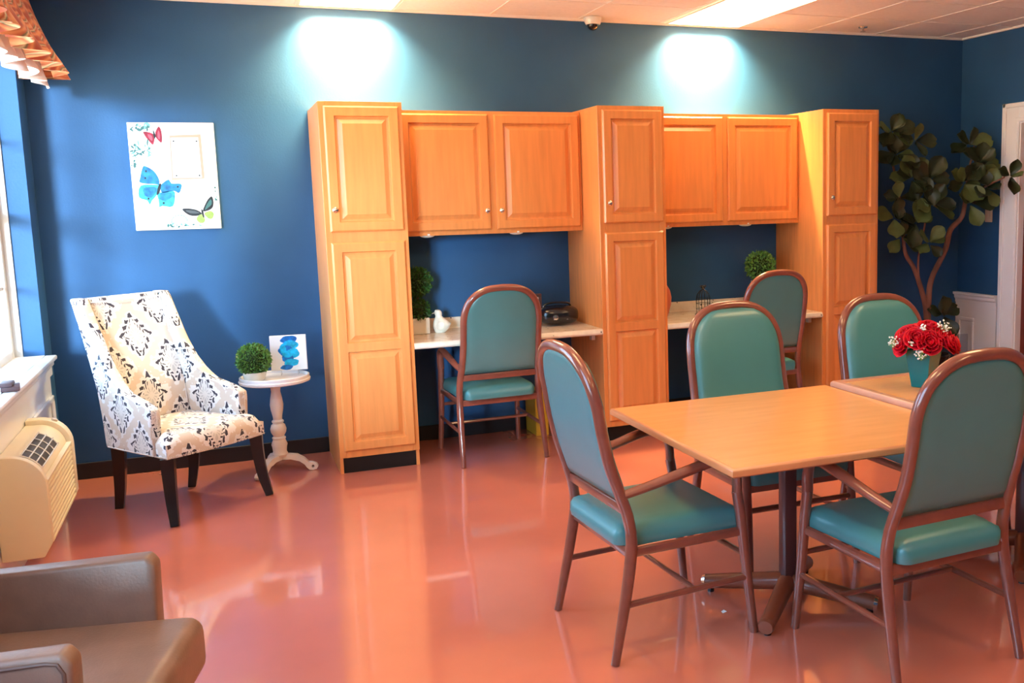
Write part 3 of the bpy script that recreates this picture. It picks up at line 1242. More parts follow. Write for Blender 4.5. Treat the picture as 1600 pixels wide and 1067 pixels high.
# ---------------------------------------------------------------- wall art
t = thing('butterfly_canvas', 'white rectangular canvas print with three butterflies on the blue wall above the patterned armchair', 'wall art', (-.788, 0, 1.797))
M_canvas = mat('art canvas', (.70, .71, .70), rough=.7)
link('canvas', bx(-.236, .236, -.028, -.001, -.318, .318, .003, 1), M_canvas, t, smooth=False)
M_bblue = mat('print blue', (.01, .16, .42), rough=.6, var=.5, vscale=30)
M_bred = mat('print crimson', (.26, .008, .03), rough=.6, var=.4, vscale=40)
M_bgreen = mat('print green', (.26, .42, .10), rough=.6, var=.2, vscale=40)
M_bdark = mat('print charcoal', (.012, .015, .02), rough=.6, var=.5, vscale=40)
M_bteal = mat('print pale teal', (.13, .36, .34), rough=.6, var=.3, vscale=30)
M_bpink = mat('print pale pink', (.56, .29, .22), rough=.6)
M_bcyan = mat('print cyan', (.03, .32, .48), rough=.6, var=.4, vscale=40)
M_bgrey = mat('print grey teal', (.04, .13, .13), rough=.6)


def A(px, py):
    """art crop coordinates (1011x1067 zoom) -> local canvas plane"""
    # canvas spans px 103..860 at top and 170..918 at the bottom, y 68..1008
    v = (py - 68) / 940
    u = (px - (103 + 67 * v)) / (757 - 9 * v)
    return (-.236 + .472 * u, .318 - .636 * v)


def flat(bm, pts, y, mi=0, smoothn=0):
    P = [Vector((A(*p)[0], y, A(*p)[1])) for p in pts]
    if smoothn:
        Q = []
        n = len(P)
        for i in range(n):
            p0, p1, p2, p3 = P[i - 1], P[i], P[(i + 1) % n], P[(i + 2) % n]
            for k in range(smoothn):
                tt = k / smoothn
                Q.append(.5 * ((2 * p1) + (-p0 + p2) * tt + (2 * p0 - 5 * p1 + 4 * p2 - p3) * tt * tt + (-p0 + 3 * p1 - 3 * p2 + p3) * tt ** 3))
        P = Q
    vs = [bm.verts.new(p) for p in P]
    f = bm.faces.new(vs)
    f.material_index = mi
    bmesh.ops.triangulate(bm, faces=[f])


bm = BM()
Y0 = -.0285
flat(bm, [(235, 455), (262, 448), (330, 490), (372, 560), (372, 610), (345, 605), (215, 590), (212, 545)], Y0, 0, 4)
flat(bm, [(215, 615), (345, 610), (372, 625), (350, 700), (310, 745), (290, 782), (270, 745), (200, 715)], Y0, 1, 3)
flat(bm, [(240, 640), (340, 630), (345, 680), (300, 720), (250, 700)], Y0 - .0003, 0, 3)
flat(bm, [(385, 630), (400, 600), (455, 565), (480, 600), (565, 605), (560, 660), (540, 685), (500, 665), (400, 680)], Y0, 0, 3)
flat(bm, [(375, 680), (480, 665), (510, 690), (490, 800), (400, 795), (372, 805), (372, 760), (355, 700)], Y0, 1, 3)
flat(bm, [(385, 685), (470, 680), (480, 720), (420, 750), (375, 730)], Y0 - .0003, 0, 3)
flat(bm, [(372, 605), (392, 605), (375, 680), (355, 700), (350, 680)], Y0 - .0005, 2, 2)
for (cx, cy) in ((262, 490), (255, 550), (535, 630), (280, 730), (410, 770)):
    flat(bm, [(cx + 9 * math.cos(a * PI / 4), cy + 9 * math.sin(a * PI / 4)) for a in range(8)], Y0 - .0006, 2)
link('blue_butterfly', bm, [M_bblue, M_bcyan, M_bdark], t, smooth=False)['label'] = 'turquoise butterfly printed on the canvas'
bm = BM()
flat(bm, [(245, 150), (300, 155), (335, 175), (340, 215), (325, 262), (290, 225), (262, 190)], Y0, 0, 3)
flat(bm, [(375, 105), (395, 125), (405, 180), (402, 242), (375, 225), (350, 190), (350, 150)], Y0, 0, 3)
flat(bm, [(280, 170), (318, 185), (322, 225), (300, 215)], Y0 - .0003, 1, 2)
flat(bm, [(375, 135), (388, 175), (385, 215), (365, 190)], Y0 - .0003, 1, 2)
flat(bm, [(328, 130), (340, 150), (352, 190), (340, 215), (330, 180)], Y0 - .0005, 2, 1)
link('red_butterfly', bm, [M_bred, mat('print rose', (.42, .07, .11), rough=.6), M_bdark], t, smooth=False)['label'] = 'small crimson butterfly printed on the canvas'
bm = BM()
flat(bm, [(570, 830), (610, 822), (690, 835), (740, 865), (730, 885), (660, 890), (610, 870)], Y0, 0, 3)
flat(bm, [(835, 720), (850, 770), (840, 820), (800, 845), (755, 850), (765, 810), (800, 745)], Y0, 0, 3)
flat(bm, [(600, 838), (680, 845), (725, 868), (640, 866)], Y0 - .0003, 2, 2)
flat(bm, [(825, 745), (832, 790), (800, 820), (770, 840), (790, 790)], Y0 - .0003, 3, 2)
flat(bm, [(745, 880), (770, 920), (762, 950), (725, 955), (695, 920), (715, 888)], Y0 - .0001, 1, 3)
flat(bm, [(765, 870), (820, 850), (850, 875), (835, 918), (800, 915)], Y0 - .0001, 1, 3)
flat(bm, [(742, 830), (756, 850), (765, 905), (752, 900), (738, 850)], Y0 - .0005, 0, 2)
link('green_butterfly', bm, [M_bdark, M_bgreen, mat('print mid grey', (.07, .085, .10), rough=.6), M_bgrey], t, smooth=False)['label'] = 'green and black butterfly printed on the canvas'
bm = BM()
rnd = random.Random(5)


def leafstroke(cx, cy, l, w, a, mi):
    c, s = math.cos(a), math.sin(a)
    l, w = l * 1.15, w * 1.35
    pts = [(-l, 0), (-l * .4, w), (l * .4, w * .8), (l, 0), (l * .4, -w * .6), (-l * .4, -w)]
    flat(bm, [(cx + c * x - s * y, cy + s * x + c * y) for x, y in pts], Y0 + .0001 - .00005 * (mi + rnd.random()), mi, 2)


for k in range(16):
    leafstroke(140 + rnd.random() * 150, 85 + rnd.random() * 50, 9 + rnd.random() * 18, 4 + rnd.random() * 6, rnd.random() * 3, rnd.choice((0, 1, 1)))
for k in range(26):
    leafstroke(128 + rnd.random() * 170, 230 + rnd.random() * 130, 8 + rnd.random() * 22, 3 + rnd.random() * 5, rnd.random() * 3, rnd.choice((0, 0, 0, 1)))
for k in range(9):
    leafstroke(140 + rnd.random() * 35, 390 + rnd.random() * 65, 6 + rnd.random() * 12, 3 + rnd.random() * 4, rnd.random() * 3, 1)
for k in range(16):
    leafstroke(400 + rnd.random() * 370, 955 + rnd.random() * 35, 6 + rnd.random() * 14, 3 + rnd.random() * 4, rnd.random() * 3, rnd.choice((0, 1)))
for k in range(7):
    leafstroke(865 + rnd.random() * 18, 640 + rnd.random() * 120, 5 + rnd.random() * 9, 3 + rnd.random() * 4, rnd.random() * 3, rnd.choice((0, 1)))
for k in range(11):
    a = PI * (.75 + k * .12)
    leafstroke(545 + 68 * math.cos(a), 935 + 55 * math.sin(a), 12, 3, a + PI / 2, 0)
link('foliage_print', bm, [M_bteal, M_bgrey], t, smooth=False)
bm = BM()
flat(bm, [(470, 180), (745, 170), (775, 560), (485, 572)], Y0 + .0001, 0)
flat(bm, [(479, 197), (725, 195), (752, 553), (495, 554)], Y0 - .0002, 3)  # thin grey outline setting the plaque off from the canvas
flat(bm, [(482, 200), (722, 198), (748, 550), (498, 550)], Y0 - .0004, 1)
for q in ((505, 230), (707, 230), (526, 532), (728, 532)):
    flat(bm, [(q[0] + 8 * math.cos(a * PI / 4), q[1] + 8 * math.sin(a * PI / 4)) for a in range(8)], Y0 - .0008, 2)
link('plaque', bm, [M_bpink, M_paper, M_bdark, mat('plaque grey outline', (.25, .24, .26), rough=.6)], t, smooth=False)

# ---------------------------------------------------------------- boxwood balls


def leafball(bm, c, r, n, leaf, seed, mi=0, core=True):
    rnd = random.Random(seed)
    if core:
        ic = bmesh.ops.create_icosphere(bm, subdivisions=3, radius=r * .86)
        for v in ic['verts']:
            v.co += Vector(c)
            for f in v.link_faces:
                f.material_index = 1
    for k in range(n):
        z = 1 - 2 * (k + .5) / n
        a = k * 2.399963
        s = math.sqrt(1 - z * z)
        d = Vector((s * math.cos(a), s * math.sin(a), z))
        p = Vector(c) + d * r * rnd.uniform(.84, 1.04)
        up = (d + Vector((rnd.gauss(0, .5), rnd.gauss(0, .5), rnd.gauss(0, .5)))).normalized()
        sd = up.cross(Vector((rnd.gauss(0, 1), rnd.gauss(0, 1), rnd.gauss(0, 1)))).normalized()
        l = leaf * rnd.uniform(.7, 1.2)
        nn = up.cross(sd)
        pts = [p, p + up * l * .5 + sd * l * .33 + nn * l * .08, p + up * l, p + up * l * .5 - sd * l * .33 + nn * l * .08]
        poly(bm, pts, mi)
    return bm


# ---------------------------------------------------------------- side table with ball plant and small canvas
SX, SY = -.325, -.400
t = thing('side_table', 'white round pedestal side table beside the patterned armchair', 'table', (SX, SY, 0))
bm = BM()
lathe(bm, [(0, .555), (.185, .555), (.203, .562), (.206, .575), (.200, .580), (.200, .597), (.194, .600), (.190, .597), (.188, .582), (0, .580)], 48)
link('tabletop', bm, M_tabwhite, t, ang=40)
bm = BM()
lathe(bm, [(0, .10), (.040, .10), (.047, .115), (.040, .130), (.043, .16), (.047, .175), (.036, .205), (.040, .212), (.040, .218), (.030, .225), (.044, .25), (.047, .270), (.040, .295),
           (.028, .305), (.035, .312), (.035, .320), (.026, .328), (.028, .35), (.036, .39), (.039, .42), (.034, .46), (.026, .50), (.030, .53), (.040, .545), (.075, .5545), (0, .5545)], 32)
link('column', bm, M_tabwhite, t)
for k, a in enumerate((math.radians(12), math.radians(12 + 118), math.radians(12 + 236))):
    bm = BM()
    prof = [(.0, .100), (.05, .112), (.10, .104), (.14, .078), (.162, .052), (.185, .048), (.208, .038), (.217, .022), (.207, .006), (.187, .001), (.165, .004), (.150, .020), (.137, .040), (.11, .062), (.06, .078), (0, .08)]
    w = .020
    A1 = [bm.verts.new((r, -w, z)) for r, z in prof]
    B1 = [bm.verts.new((r, w, z)) for r, z in prof]
    n = len(prof)
    # hole ring in the curled toe
    for i in range(n):
        bm.faces.new((A1[i], A1[(i + 1) % n], B1[(i + 1) % n], B1[i]))
    hc = (.186, .025)
    hA = [bm.verts.new((hc[0] + .009 * math.cos(q * PI / 4), -w, hc[1] + .009 * math.sin(q * PI / 4))) for q in range(8)]
    hB = [bm.verts.new((hc[0] + .009 * math.cos(q * PI / 4), w, hc[1] + .009 * math.sin(q * PI / 4))) for q in range(8)]
    for i in range(8):
        bm.faces.new((hA[i], hA[(i + 1) % 8], hB[(i + 1) % 8], hB[i]))
    for L, H in ((A1, hA), (B1, hB)):
        # split the side into an arm part and a toe ring around the hole
        toe = [L[4], L[5], L[6], L[7], L[8], L[9], L[10], L[11], L[12]]
        bm.faces.new([L[0], L[1], L[2], L[3], L[4], L[12], L[13], L[14], L[15]])
        bmesh.ops.triangle_fill(bm, use_beauty=True, edges=[e for e in set(
            [bm.edges.get((toe[i], toe[(i + 1) % len(toe)])) or bm.edges.new((toe[i], toe[(i + 1) % len(toe)])) for i in range(len(toe))] +
            [bm.edges.get((H[i], H[(i + 1) % 8])) for i in range(8)]) if e])
    for v in bm.verts:
        x, y = v.co.x, v.co.y
        v.co.x = x * math.cos(a - PI / 2 + PI / 2 - .35) - y * math.sin(a - .35)
        v.co.y = x * math.sin(a - .35) + y * math.cos(a - .35)
    link('leg', bm, M_tabwhite, t, ang=30)

t = thing('potted_topiary', 'round clipped boxwood ball in a white pot on the side table', 'plant', (-.437, -.455, .5825), 0)
bm = BM()
lathe(bm, [(0, 0), (.045, 0), (.060, .015), (.066, .045), (.066, .056), (.060, .056), (.056, .048), (0, .046)], 28)
link('pot', bm, M_cream, t)
bm = BM()
leafball(bm, (0, 0, .128), .090, 1700, .017, 3)
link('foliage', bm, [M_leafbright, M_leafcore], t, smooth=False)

t = thing('small_canvas', 'small square canvas with blue ink shapes on a wire easel on the side table', 'picture', (-.232, -.335, .5825), math.radians(-8))
link('canvas', bx(-.105, .105, -.010, .010, .030, .245, .002, 1), M_paper, t, smooth=False)
bm = BM()
rnd = random.Random(11)
M_ink1 = mat('ink deep blue', (.0, .16, .55), rough=.5, var=.5, vscale=40)
M_ink2 = mat('ink cyan', (.0, .42, .72), rough=.5, var=.4, vscale=40)
for k, (cx, cz, rx, rz_, mi) in enumerate(((.005, .218, .047, .024, 0), (.012, .185, .046, .030, 1), (-.012, .150, .045, .034, 0), (.028, .135, .035, .030, 1), (-.005, .105, .036, .024, 0),
                                           (.015, .078, .044, .022, 1), (-.015, .050, .036, .016, 0), (-.004, .130, .030, .022, 1), (.02, .230, .03, .012, 0), (-.03, .165, .018, .03, 1))):
    poly(bm, [(cx + rx * math.cos(a * PI / 10) * (1 + .10 * math.sin(a * 1.3 + k)), -.0105 - .00015 * k, min(.244, max(.031, cz + rz_ * math.sin(a * PI / 10)))) for a in range(20)], mi)
link('ink_print', bm, [M_ink1, M_ink2], t, smooth=False)
bm = BM()
for s in (-1, 1):
    tube(bm, [(s * .05, -.035, .025), (s * .05, -.030, .012), (s * .05, -.02, .0025), (s * .05, .04, .0025), (s * .05, .012, .028), (s * .05, .013, .10)], .002, 6)
    tube(bm, [(s * .05, -.0125, .028), (s * .05, .013, .028)], .002, 6)
link('wire_easel', bm, M_knob, t)

# ---------------------------------------------------------------- patterned armchair
t = thing('accent_armchair', 'high back armchair in cream and black damask fabric with black legs', 'armchair', (-.845, -.815, 0), math.radians(-142))
# local: +y front, +x is the sitter's left... (rotated so the front faces the lower right of the picture)


def rearprof(z):
    return lerp([(.30, -.235), (.36, -.250), (.50, -.262), (.65, -.285), (.80, -.330), (.95, -.378), (1.05, -.414), (1.16, -.452)], z)


ZB, ZTOP = .345, 1.14
# side wings / arms
def armtop(y):
    return lerp([(-.45, ZTOP), (-.30, ZTOP), (-.255, .99), (-.21, .87), (-.16, .775), (-.10, .705), (-.03, .655), (.05, .628), (.13, .618), (.20, .614), (.3, .614)], y)


for s in (-1, 1):
    bm = BM()
    nz, ny = 26, 16
    def front_y(z):
        # front edge of the side wing at height z
        return lerp([(.30, .175), (.56, .195), (.600, .19), (.614, .175), (.618, .13), (.628, .05), (.655, -.03), (.705, -.10), (.775, -.168), (.87, -.232), (.99, -.295), (1.14, -.372)], z)
    th = .062
    G = {}
    for j in range(nz + 1):
        z = ZB + (ZTOP - ZB) * j / nz
        if j == nz - 0:
            z = ZTOP
        yb, yf = rearprof(z) - .002, front_y(z)
        for i in range(ny + 1):
            y = yb + (yf - yb) * i / ny
            # width flares slightly towards the arm fronts
            w = lerp([(-.42, .272), (-.25, .272), (0, .292), (.2, .302)], y)
            for k, off in ((0, 0), (1, -th)):
                G[(k, i, j)] = bm.verts.new((s * (w + off), y, z))
    for k in (0, 1):
        for j in range(nz):
            for i in range(ny):
                bm.faces.new([G[(k, i, j)], G[(k, i + 1, j)], G[(k, i + 1, j + 1)], G[(k, i, j + 1)]])
    for j in range(nz):
        for i in (0, ny):
            bm.faces.new([G[(0, i, j)], G[(0, i, j + 1)], G[(1, i, j + 1)], G[(1, i, j)]])
    for i in range(ny):
        for j in (0, nz):
            bm.faces.new([G[(0, i, j)], G[(0, i + 1, j)], G[(1, i + 1, j)], G[(1, i, j)]])
    bevel_all(bm, .012, 3, 50)
    o = link('arm', bm, M_damask, t, ang=50)
    uv_box(o, (.07, .1))
# back panel
bm = BM()
nz, nx = 18, 8
G = {}
for side in (0, 1):
    for j in range(nz + 1):
        z = ZB + (ZTOP - .004 - ZB) * j / nz
        for i in range(nx + 1):
            u = -1 + 2 * i / nx
            yb = rearprof(z)
            if side == 0:
                y = yb - .004 - .010 * (1 - u * u)
            else:
                y = yb + .058 - .012 * (1 - abs(u) ** 4) + .010 * math.sin(PI * j / nz)
            G[(side, i, j)] = bm.verts.new((u * .2115, y, z))
for side in (0, 1):
    for j in range(nz):
        for i in range(nx):
            bm.faces.new([G[(side, i, j)], G[(side, i + 1, j)], G[(side, i + 1, j + 1)], G[(side, i, j + 1)]])
for j in range(nz):
    for i in (0, nx):
        bm.faces.new([G[(0, i, j)], G[(0, i, j + 1)], G[(1, i, j + 1)], G[(1, i, j)]])
for i in range(nx):
    for j in (0, nz):
        bm.faces.new([G[(0, i, j)], G[(0, i + 1, j)], G[(1, i + 1, j)], G[(1, i, j)]])
bevel_all(bm, .008, 2, 50)
o = link('backrest', bm, M_damask, t, ang=50)
uv_box(o, (.0, .075))
# piping on the back
bm = BM()
pp = []
for z in (.52, .65, .80, .95, 1.05, 1.115):
    pp.append((-.205, rearprof(z) + .062, z))
pq = [(-x, y, z) for x, y, z in reversed(pp)]
tube(bm, pp + pq, .0035, 6)
link('piping', bm, M_lining, t)
# seat: T shaped, bulging, in front of and between the arms
bm = BM()
n = 16
G = {}
yA, yF = -.20, .300
for j in range(n + 1):
    v = j / n
    y = yA + (yF - yA) * v
    w = .239 if y < .175 else lerp([(.175, .239), (.205, .296), (.31, .305)], y)
    for i in range(n + 1):
        u = -1 + 2 * i / n
        e = min(1, (1 - abs(u)) / .18, (1 - v) / .14)
        f = math.sqrt(max(0, 1 - (1 - e) ** 2))
        z = .420 + .045 * f + .012 * (1 - u * u) * (1 - abs(2 * v - 1) ** 2)
        yy = y + (.022 * (1 - u * u) if v > .7 else 0)
        G[(0, i, j)] = bm.verts.new((u * w, yy, z))
        G[(1, i, j)] = bm.verts.new((u * w, yy, ZB + .002))
for k in (0, 1):
    for j in range(n):
        for i in range(n):
            bm.faces.new([G[(k, i, j)], G[(k, i + 1, j)], G[(k, i + 1, j + 1)], G[(k, i, j + 1)]])
for j in range(n):
    for i in (0, n):
        bm.faces.new([G[(0, i, j)], G[(0, i, j + 1)], G[(1, i, j + 1)], G[(1, i, j)]])
for i in range(n):
    for j in (0, n):
        bm.faces.new([G[(0, i, j)], G[(0, i + 1, j)], G[(1, i + 1, j)], G[(1, i, j)]])
o = link('seat', bm, M_damask, t, ang=50)
uv_box(o, (.145, .05))
# nail head trim
bm = BM()
M_nail = mat('nailhead', (.75, .70, .66), rough=.3, metal=.6)
nl = []
for k in range(56):
    u = -1 + 2 * k / 55
    nl.append((u * .303, .301 + .022 * (1 - u * u), .354))
for s in (-1, 1):
    for k in range(9):
        nl.append((s * (.300 + .004), .295 - k * .011, .354))
    for k in range(22):
        nl.append((s * .270, .1995, .36 + k * .0108))
    for k in range(38):
        y = .19 - k * .0112
        nl.append((s * (lerp([(-.42, .272), (-.25, .272), (0, .292), (.2, .302)], y) + .001), y, .354))
for p in nl:
    ic = bmesh.ops.create_icosphere(bm, subdivisions=1, radius=.0042)
    for v in ic['verts']:
        v.co += Vector(p)
nh = link('nailhead_trim', bm, M_nail, t)
# legs
for s in (-1, 1):
    bm = BM()
    tube(bm, [(s * .275, .265, .346), (s * .278, .270, .25), (s * .286, .285, .12), (s * .300, .315, .001)], [.047, .042, .036, .028], 4, 5)
    link('leg', bm, M_blackwood, t, ang=30)
    bm = BM()
    tube(bm, [(s * .230, -.205, .346), (s * .230, -.210, .25), (s * .228, -.225, .12), (s * .226, -.252, .001)], [.046, .042, .036, .029], 4, 5)
    link('leg', bm, M_blackwood, t, ang=30)

# ---------------------------------------------------------------- through-wall heater/air conditioner
t = thing('wall_air_conditioner', 'cream wall air conditioner under the window shelf', 'air conditioner', (0, 0, 0))
PX0, PX1, PY0, PY1, PZ0, PZ1 = -1.505, -1.315, -2.00, -1.12, .165, .605


def ptac_outline(inset=0.0, n=10):
    pts = [(PX0, PZ0 + inset), (PX1 - .035 - inset, PZ0 + inset), (PX1 - inset, PZ0 + .06)]
    r = .135
    for k in range(n + 1):
        a = PI / 2 * k / n
        pts.append((PX1 - r + (r - inset) * math.cos(a), PZ1 - r + (r - inset) * math.sin(a)))
    pts.append((PX0, PZ1 - inset))
    return pts


bm = BM()
prism(bm, ptac_outline(), 'y', PY0, PY0 + .045)
bevel_all(bm, .006, 2, 40)
link('end_cap', bm, M_ptac, t)
bm = BM()
prism(bm, ptac_outline(), 'y', PY1 - .075, PY1)
bevel_all(bm, .006, 2, 40)
link('end_cap', bm, M_ptac, t)
bm = BM()
prism(bm, ptac_outline(.024), 'y', PY0 + .044, PY1 - .074)
link('body', bm, M_ptac, t)
bm = BM()
for k in range(12):
    z = PZ0 + .050 + k * .0235
    x = PX1 - .009
    prism(bm, [(x - .014, z), (x + .006, z), (x + .008, z + .012), (x - .014, z + .012)], 'y', PY0 + .05, PY1 - .08)
link('front_louvre', bm, M_ptac, t)
# top discharge grille
def arc_pt(a, inset):
    r = .135
    return (PX1 - r + (r + inset) * math.cos(a), PZ1 - r + (r + inset) * math.sin(a))


bm = BM()
a0, a1 = math.radians(42), math.radians(100)
gy0, gy1 = PY0 + .08, PY1 - .34
pts = []
for k in range(7):
    a = math.radians(30 + k * (42) / 6)
    pts.append(arc_pt(a, -.0085))
for (p, q) in zip(pts, pts[1:]):
    poly(bm, [(p[0], gy0, p[1]), (q[0], gy0, q[1]), (q[0], gy1, q[1]), (p[0], gy1, p[1])])
link('discharge_opening', bm, M_ptacdark, t, smooth=False)
bm = BM()
gp = []
for k in range(7):
    a = math.radians(30 + k * 42 / 6)
    gp.append(arc_pt(a, -.002))
for p in gp[::2]:
    tube(bm, [(p[0], gy0, p[1]), (p[0], gy1, p[1])], .0032, 6)
for k in range(5):
    y = gy0 + (gy1 - gy0) * k / 4
    tube(bm, [(p[0] - .003, y, p[1] - .004) for p in gp], .0026, 6)
link('discharge_grille', bm, M_cream, t)
bm = BM()
c = arc_pt(math.radians(62), .0)
tube(bm, [(c[0] - .002, PY1 - .038, c[1] - .004), (c[0] + .004, PY1 - .038, c[1] + .008)], .014, 16)
link('control_knob', bm, M_switch, t)

# ---------------------------------------------------------------- valance
t = thing('window_valance', 'floral orange valance with white lining over the window', 'valance', (0, 0, 0))
bm = BM()
bl = BM()
vy1, vy0 = -.235, -3.0
N = 260


def vpos(s, v, inner=False):
    """s along the window, v 0 top..1 bottom"""
    y = vy1 + (vy0 - vy1) * s
    ph = s * 2 * PI * 15
    amp = .052 * (.10 + .90 * v * v) * min(1, .15 + s * 14)
    x = -1.445 + .150 * v ** 1.3 + amp * math.sin(ph) + .010 * math.sin(ph * .37 + 1) * v
    yy = y + .020 * v * math.cos(ph)
    z = 2.80 - (.47 + .012 * math.sin(ph * .5)) * v
    if inner:
        x -= .006 + .100 * v
        z -= (.038 + .012 * math.sin(ph * .7 + 1.4)) * v
    return (x, yy, z)


for b_, inn in ((bm, False), (bl, True)):
    prev = None
    for i in range(N + 1):
        row = [b_.verts.new(vpos(i / N, j / 10, inn)) for j in range(11)]
        if prev:
            for j in range(10):
                b_.faces.new((prev[j], row[j], row[j + 1], prev[j + 1]))
        prev = row
# far return towards the wall
ret = []
for j in range(11):
    p = vpos(0, j / 10)
    ret.append((bm.verts.new(p), bm.verts.new((XL + .003, p[1] + .004, p[2]))))
for j in range(10):
    bm.faces.new((ret[j][0], ret[j][1], ret[j + 1][1], ret[j + 1][0]))
o = link('fabric', bm, M_floral, t, ang=80)
s_ = o.modifiers.new('thick', 'SOLIDIFY')
s_.thickness = .002
o = link('lining', bl, M_lining, t, ang=80)
s_ = o.modifiers.new('thick', 'SOLIDIFY')
s_.thickness = .002
link('mounting_board', bx(XL + .001, -1.46, vy0, vy1, 2.785, 2.80), M_white, t, smooth=False)

# ---------------------------------------------------------------- taupe armchair (bottom left)
t = thing('leather_armchair', 'taupe leather armchair cut off by the lower left corner of the picture', 'armchair', (-1.105, -3.80, 0), math.radians(-103))
# local +y = front ; +x = sitter's right


def slab(x0, x1, y0, y1, z0, z1, b, seg=3):
    return bx(x0, x1, y0, y1, z0, z1, b, seg)


for s in (-1, 1):
    bm = BM()
    xi, xo = .275, .345
    out = [(-.42, .10), (.18, .10), (.215, .14), (.225, .585), (.205, .612), (-.05, .600), (-.42, .585)]
    prism(bm, out, 'x', s * xi, s * xo)
    bevel_all(bm, .012, 3, 25)
    a = link('arm', bm, M_tan, t, ang=60)
    bm = BM()
    xx = s * (xo - .001)
    tube(bm, [(xx, .20, .12), (xx, .207, .35), (xx, .207, .565), (xx, .195, .588), (xx, .17, .592), (xx, -.05, .580), (xx, -.40, .566)], .0055, 8)
    link('piping', bm, M_tanwelt, a)
bm = BM()
box(bm, -.272, .272, -.30, .355, .27, .435, .045, 5)
for v in bm.verts:
    if v.co.z > .40:
        v.co.z += .018 * (1 - (v.co.x / .27) ** 2)
link('seat', bm, M_tan, t, ang=70)
link('base_frame', bx(-.272, .272, -.36, .23, .12, .268, .01, 2), M_tan, t)
bm = BM()
prism(bm, [(-.30, .28), (-.33, .28 + .25), (-.38, .84), (-.42, .86), (-.46, .84), (-.43, .12), (-.37, .12)], 'x', -.272, .272)
bevel_all(bm, .015, 3, 25)
link('backrest', bm, M_tan, t, ang=60)
for sx in (-1, 1):
    for y0, y1 in ((.19, .215), (-.38, -.41)):
        bm = BM()
        tube(bm, [(sx * .25, y0, .1195), (sx * .255, y1, .001)], [.030, .019], 4)
        link('leg', bm, M_blackwood, t, smooth=False)

# ---------------------------------------------------------------- things on the desks
# two-tier topiary
t = thing('topiary_plant', 'two tier boxwood topiary in a cream pot on the left desk', 'plant', (.590, -.20, .7615))
bm = BM()
box(bm, -.062, .062, -.055, .055, 0, .105, .006, 2)
link('pot', bm, M_cream, t)
bm = BM()
tube(bm, [(0, 0, .10), (.004, 0, .28)], .006, 8)
link('stem', bm, M_bark, t)
bm = BM()
leafball(bm, (0, 0, .335), .088, 800, .024, 8)
leafball(bm, (0, 0, .150), .070, 400, .024, 9)
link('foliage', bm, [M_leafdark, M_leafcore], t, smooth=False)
# bird
t = thing('bird_figurine', 'cream ceramic bird figurine on the left desk', 'figurine', (.724, -.22, .7615), math.radians(-25))
bm = BM()
lathe(bm, [(0, 0), (.030, .0), (.034, .006), (.041, .03), (.043, .05), (.037, .075), (.026, .095), (.021, .108), (.024, .122), (.024, .135), (.016, .148), (0, .152)], 24)
for v in bm.verts:
    z = v.co.z
    if z < .10:
        v.co.x = v.co.x * 1.05 + (.025 * math.sin(min(1, z / .1) * PI) if v.co.x > 0 else 0)
    v.co.y *= .85
    v.co.x -= .012 * max(0, (z - .06) / .09)
link('body', bm, M_cream, t)
bm = BM()
tube(bm, [(-.034, 0, .128), (-.050, 0, .124)], [.006, .001], 8)
link('beak', bm, M_switch, t)
for s in (-1, 1):
    bm = BM()
    ic = bmesh.ops.create_uvsphere(bm, u_segments=16, v_segments=10, radius=.03)
    for v in ic['verts']:
        v.co = Vector((v.co.x * 1.0 + .014, v.co.y * .20 + s * .036, v.co.z * 1.0 + .048))
    link('wing', bm, M_cream, t)
bm = BM()
tube(bm, [(.035, 0, .04), (.062, 0, .052), (.070, 0, .060)], [.016, .012, .004], 8)
link('tail', bm, M_cream, t)
# picture frame
t = thing('photo_frame', 'dark picture frame standing on the left desk behind the armchair', 'picture frame', (1.356, -.17, .7615), math.radians(4))
bm = BM()
for (a, b, c, d) in ((-.085, .085, 0, .022), (-.085, .085, .188, .21), (-.085, -.063, .022, .188), (.063, .085, .022, .188)):
    box(bm, a, b, -.010, .010, c, d, .003, 1)
link('frame', bm, M_brown, t, smooth=False)
link('picture', bx(-.063, .063, -.004, .006, .022, .188), M_paper, t, smooth=False)
link('easel_back', bx(-.02, .02, .010, .055, .0, .006), M_black, t, smooth=False)
# radio
t = thing('portable_radio', 'black rounded portable radio on the left desk beside the pantry cabinet', 'radio', (1.52, -.27, .7615), math.radians(-6))
bm = BM()
ic = bmesh.ops.create_uvsphere(bm, u_segments=36, v_segments=20, radius=1)
for v in ic['verts']:
    x, y, z = v.co
    def se(a, p):
        return math.copysign(abs(a) ** p, a)
    v.co = Vector((.140 * se(x, .75), .105 * se(y, .8), .068 + .067 * se(z, .65)))
link('body', bm, M_black, t)
bm = BM()
tube(bm, [(-.10, .015, .105), (-.085, .015, .138), (-.04, .015, .150), (.04, .015, .150), (.085, .015, .138), (.10, .015, .105)], .009, 8, 4, squash=(1.3, .8))
link('handle', bm, M_black, t)
bm = BM()
lathe(bm, [(0, 0), (.019, 0), (.017, .006), (0, .008)], 18)
for v in bm.verts:
    c = v.co.copy()
    v.co = Vector((-.035 + c.x, -.101 - c.z, .062 + c.y))
link('dial', bm, M_chrome, t)
bm = BM()
for k in range(5):
    box(bm, -.055 + k * .024, -.038 + k * .024, -.088, -.078, .103, .110, .002, 1)
link('buttons', bm, M_grey, t)
bm = BM()
box(bm, -.05, .05, -.102, -.095, .045, .048)
link('display', bm, M_grey, t, smooth=False)
# yellow box under the left desk
o = tag(link('yellow_box', bx(-.045, .045, -.12, .12, 0, .30, .003, 1), M_yellow), 'yellow box on the floor under the left desk', 'box')
o.location = (1.385, -.145, .001)
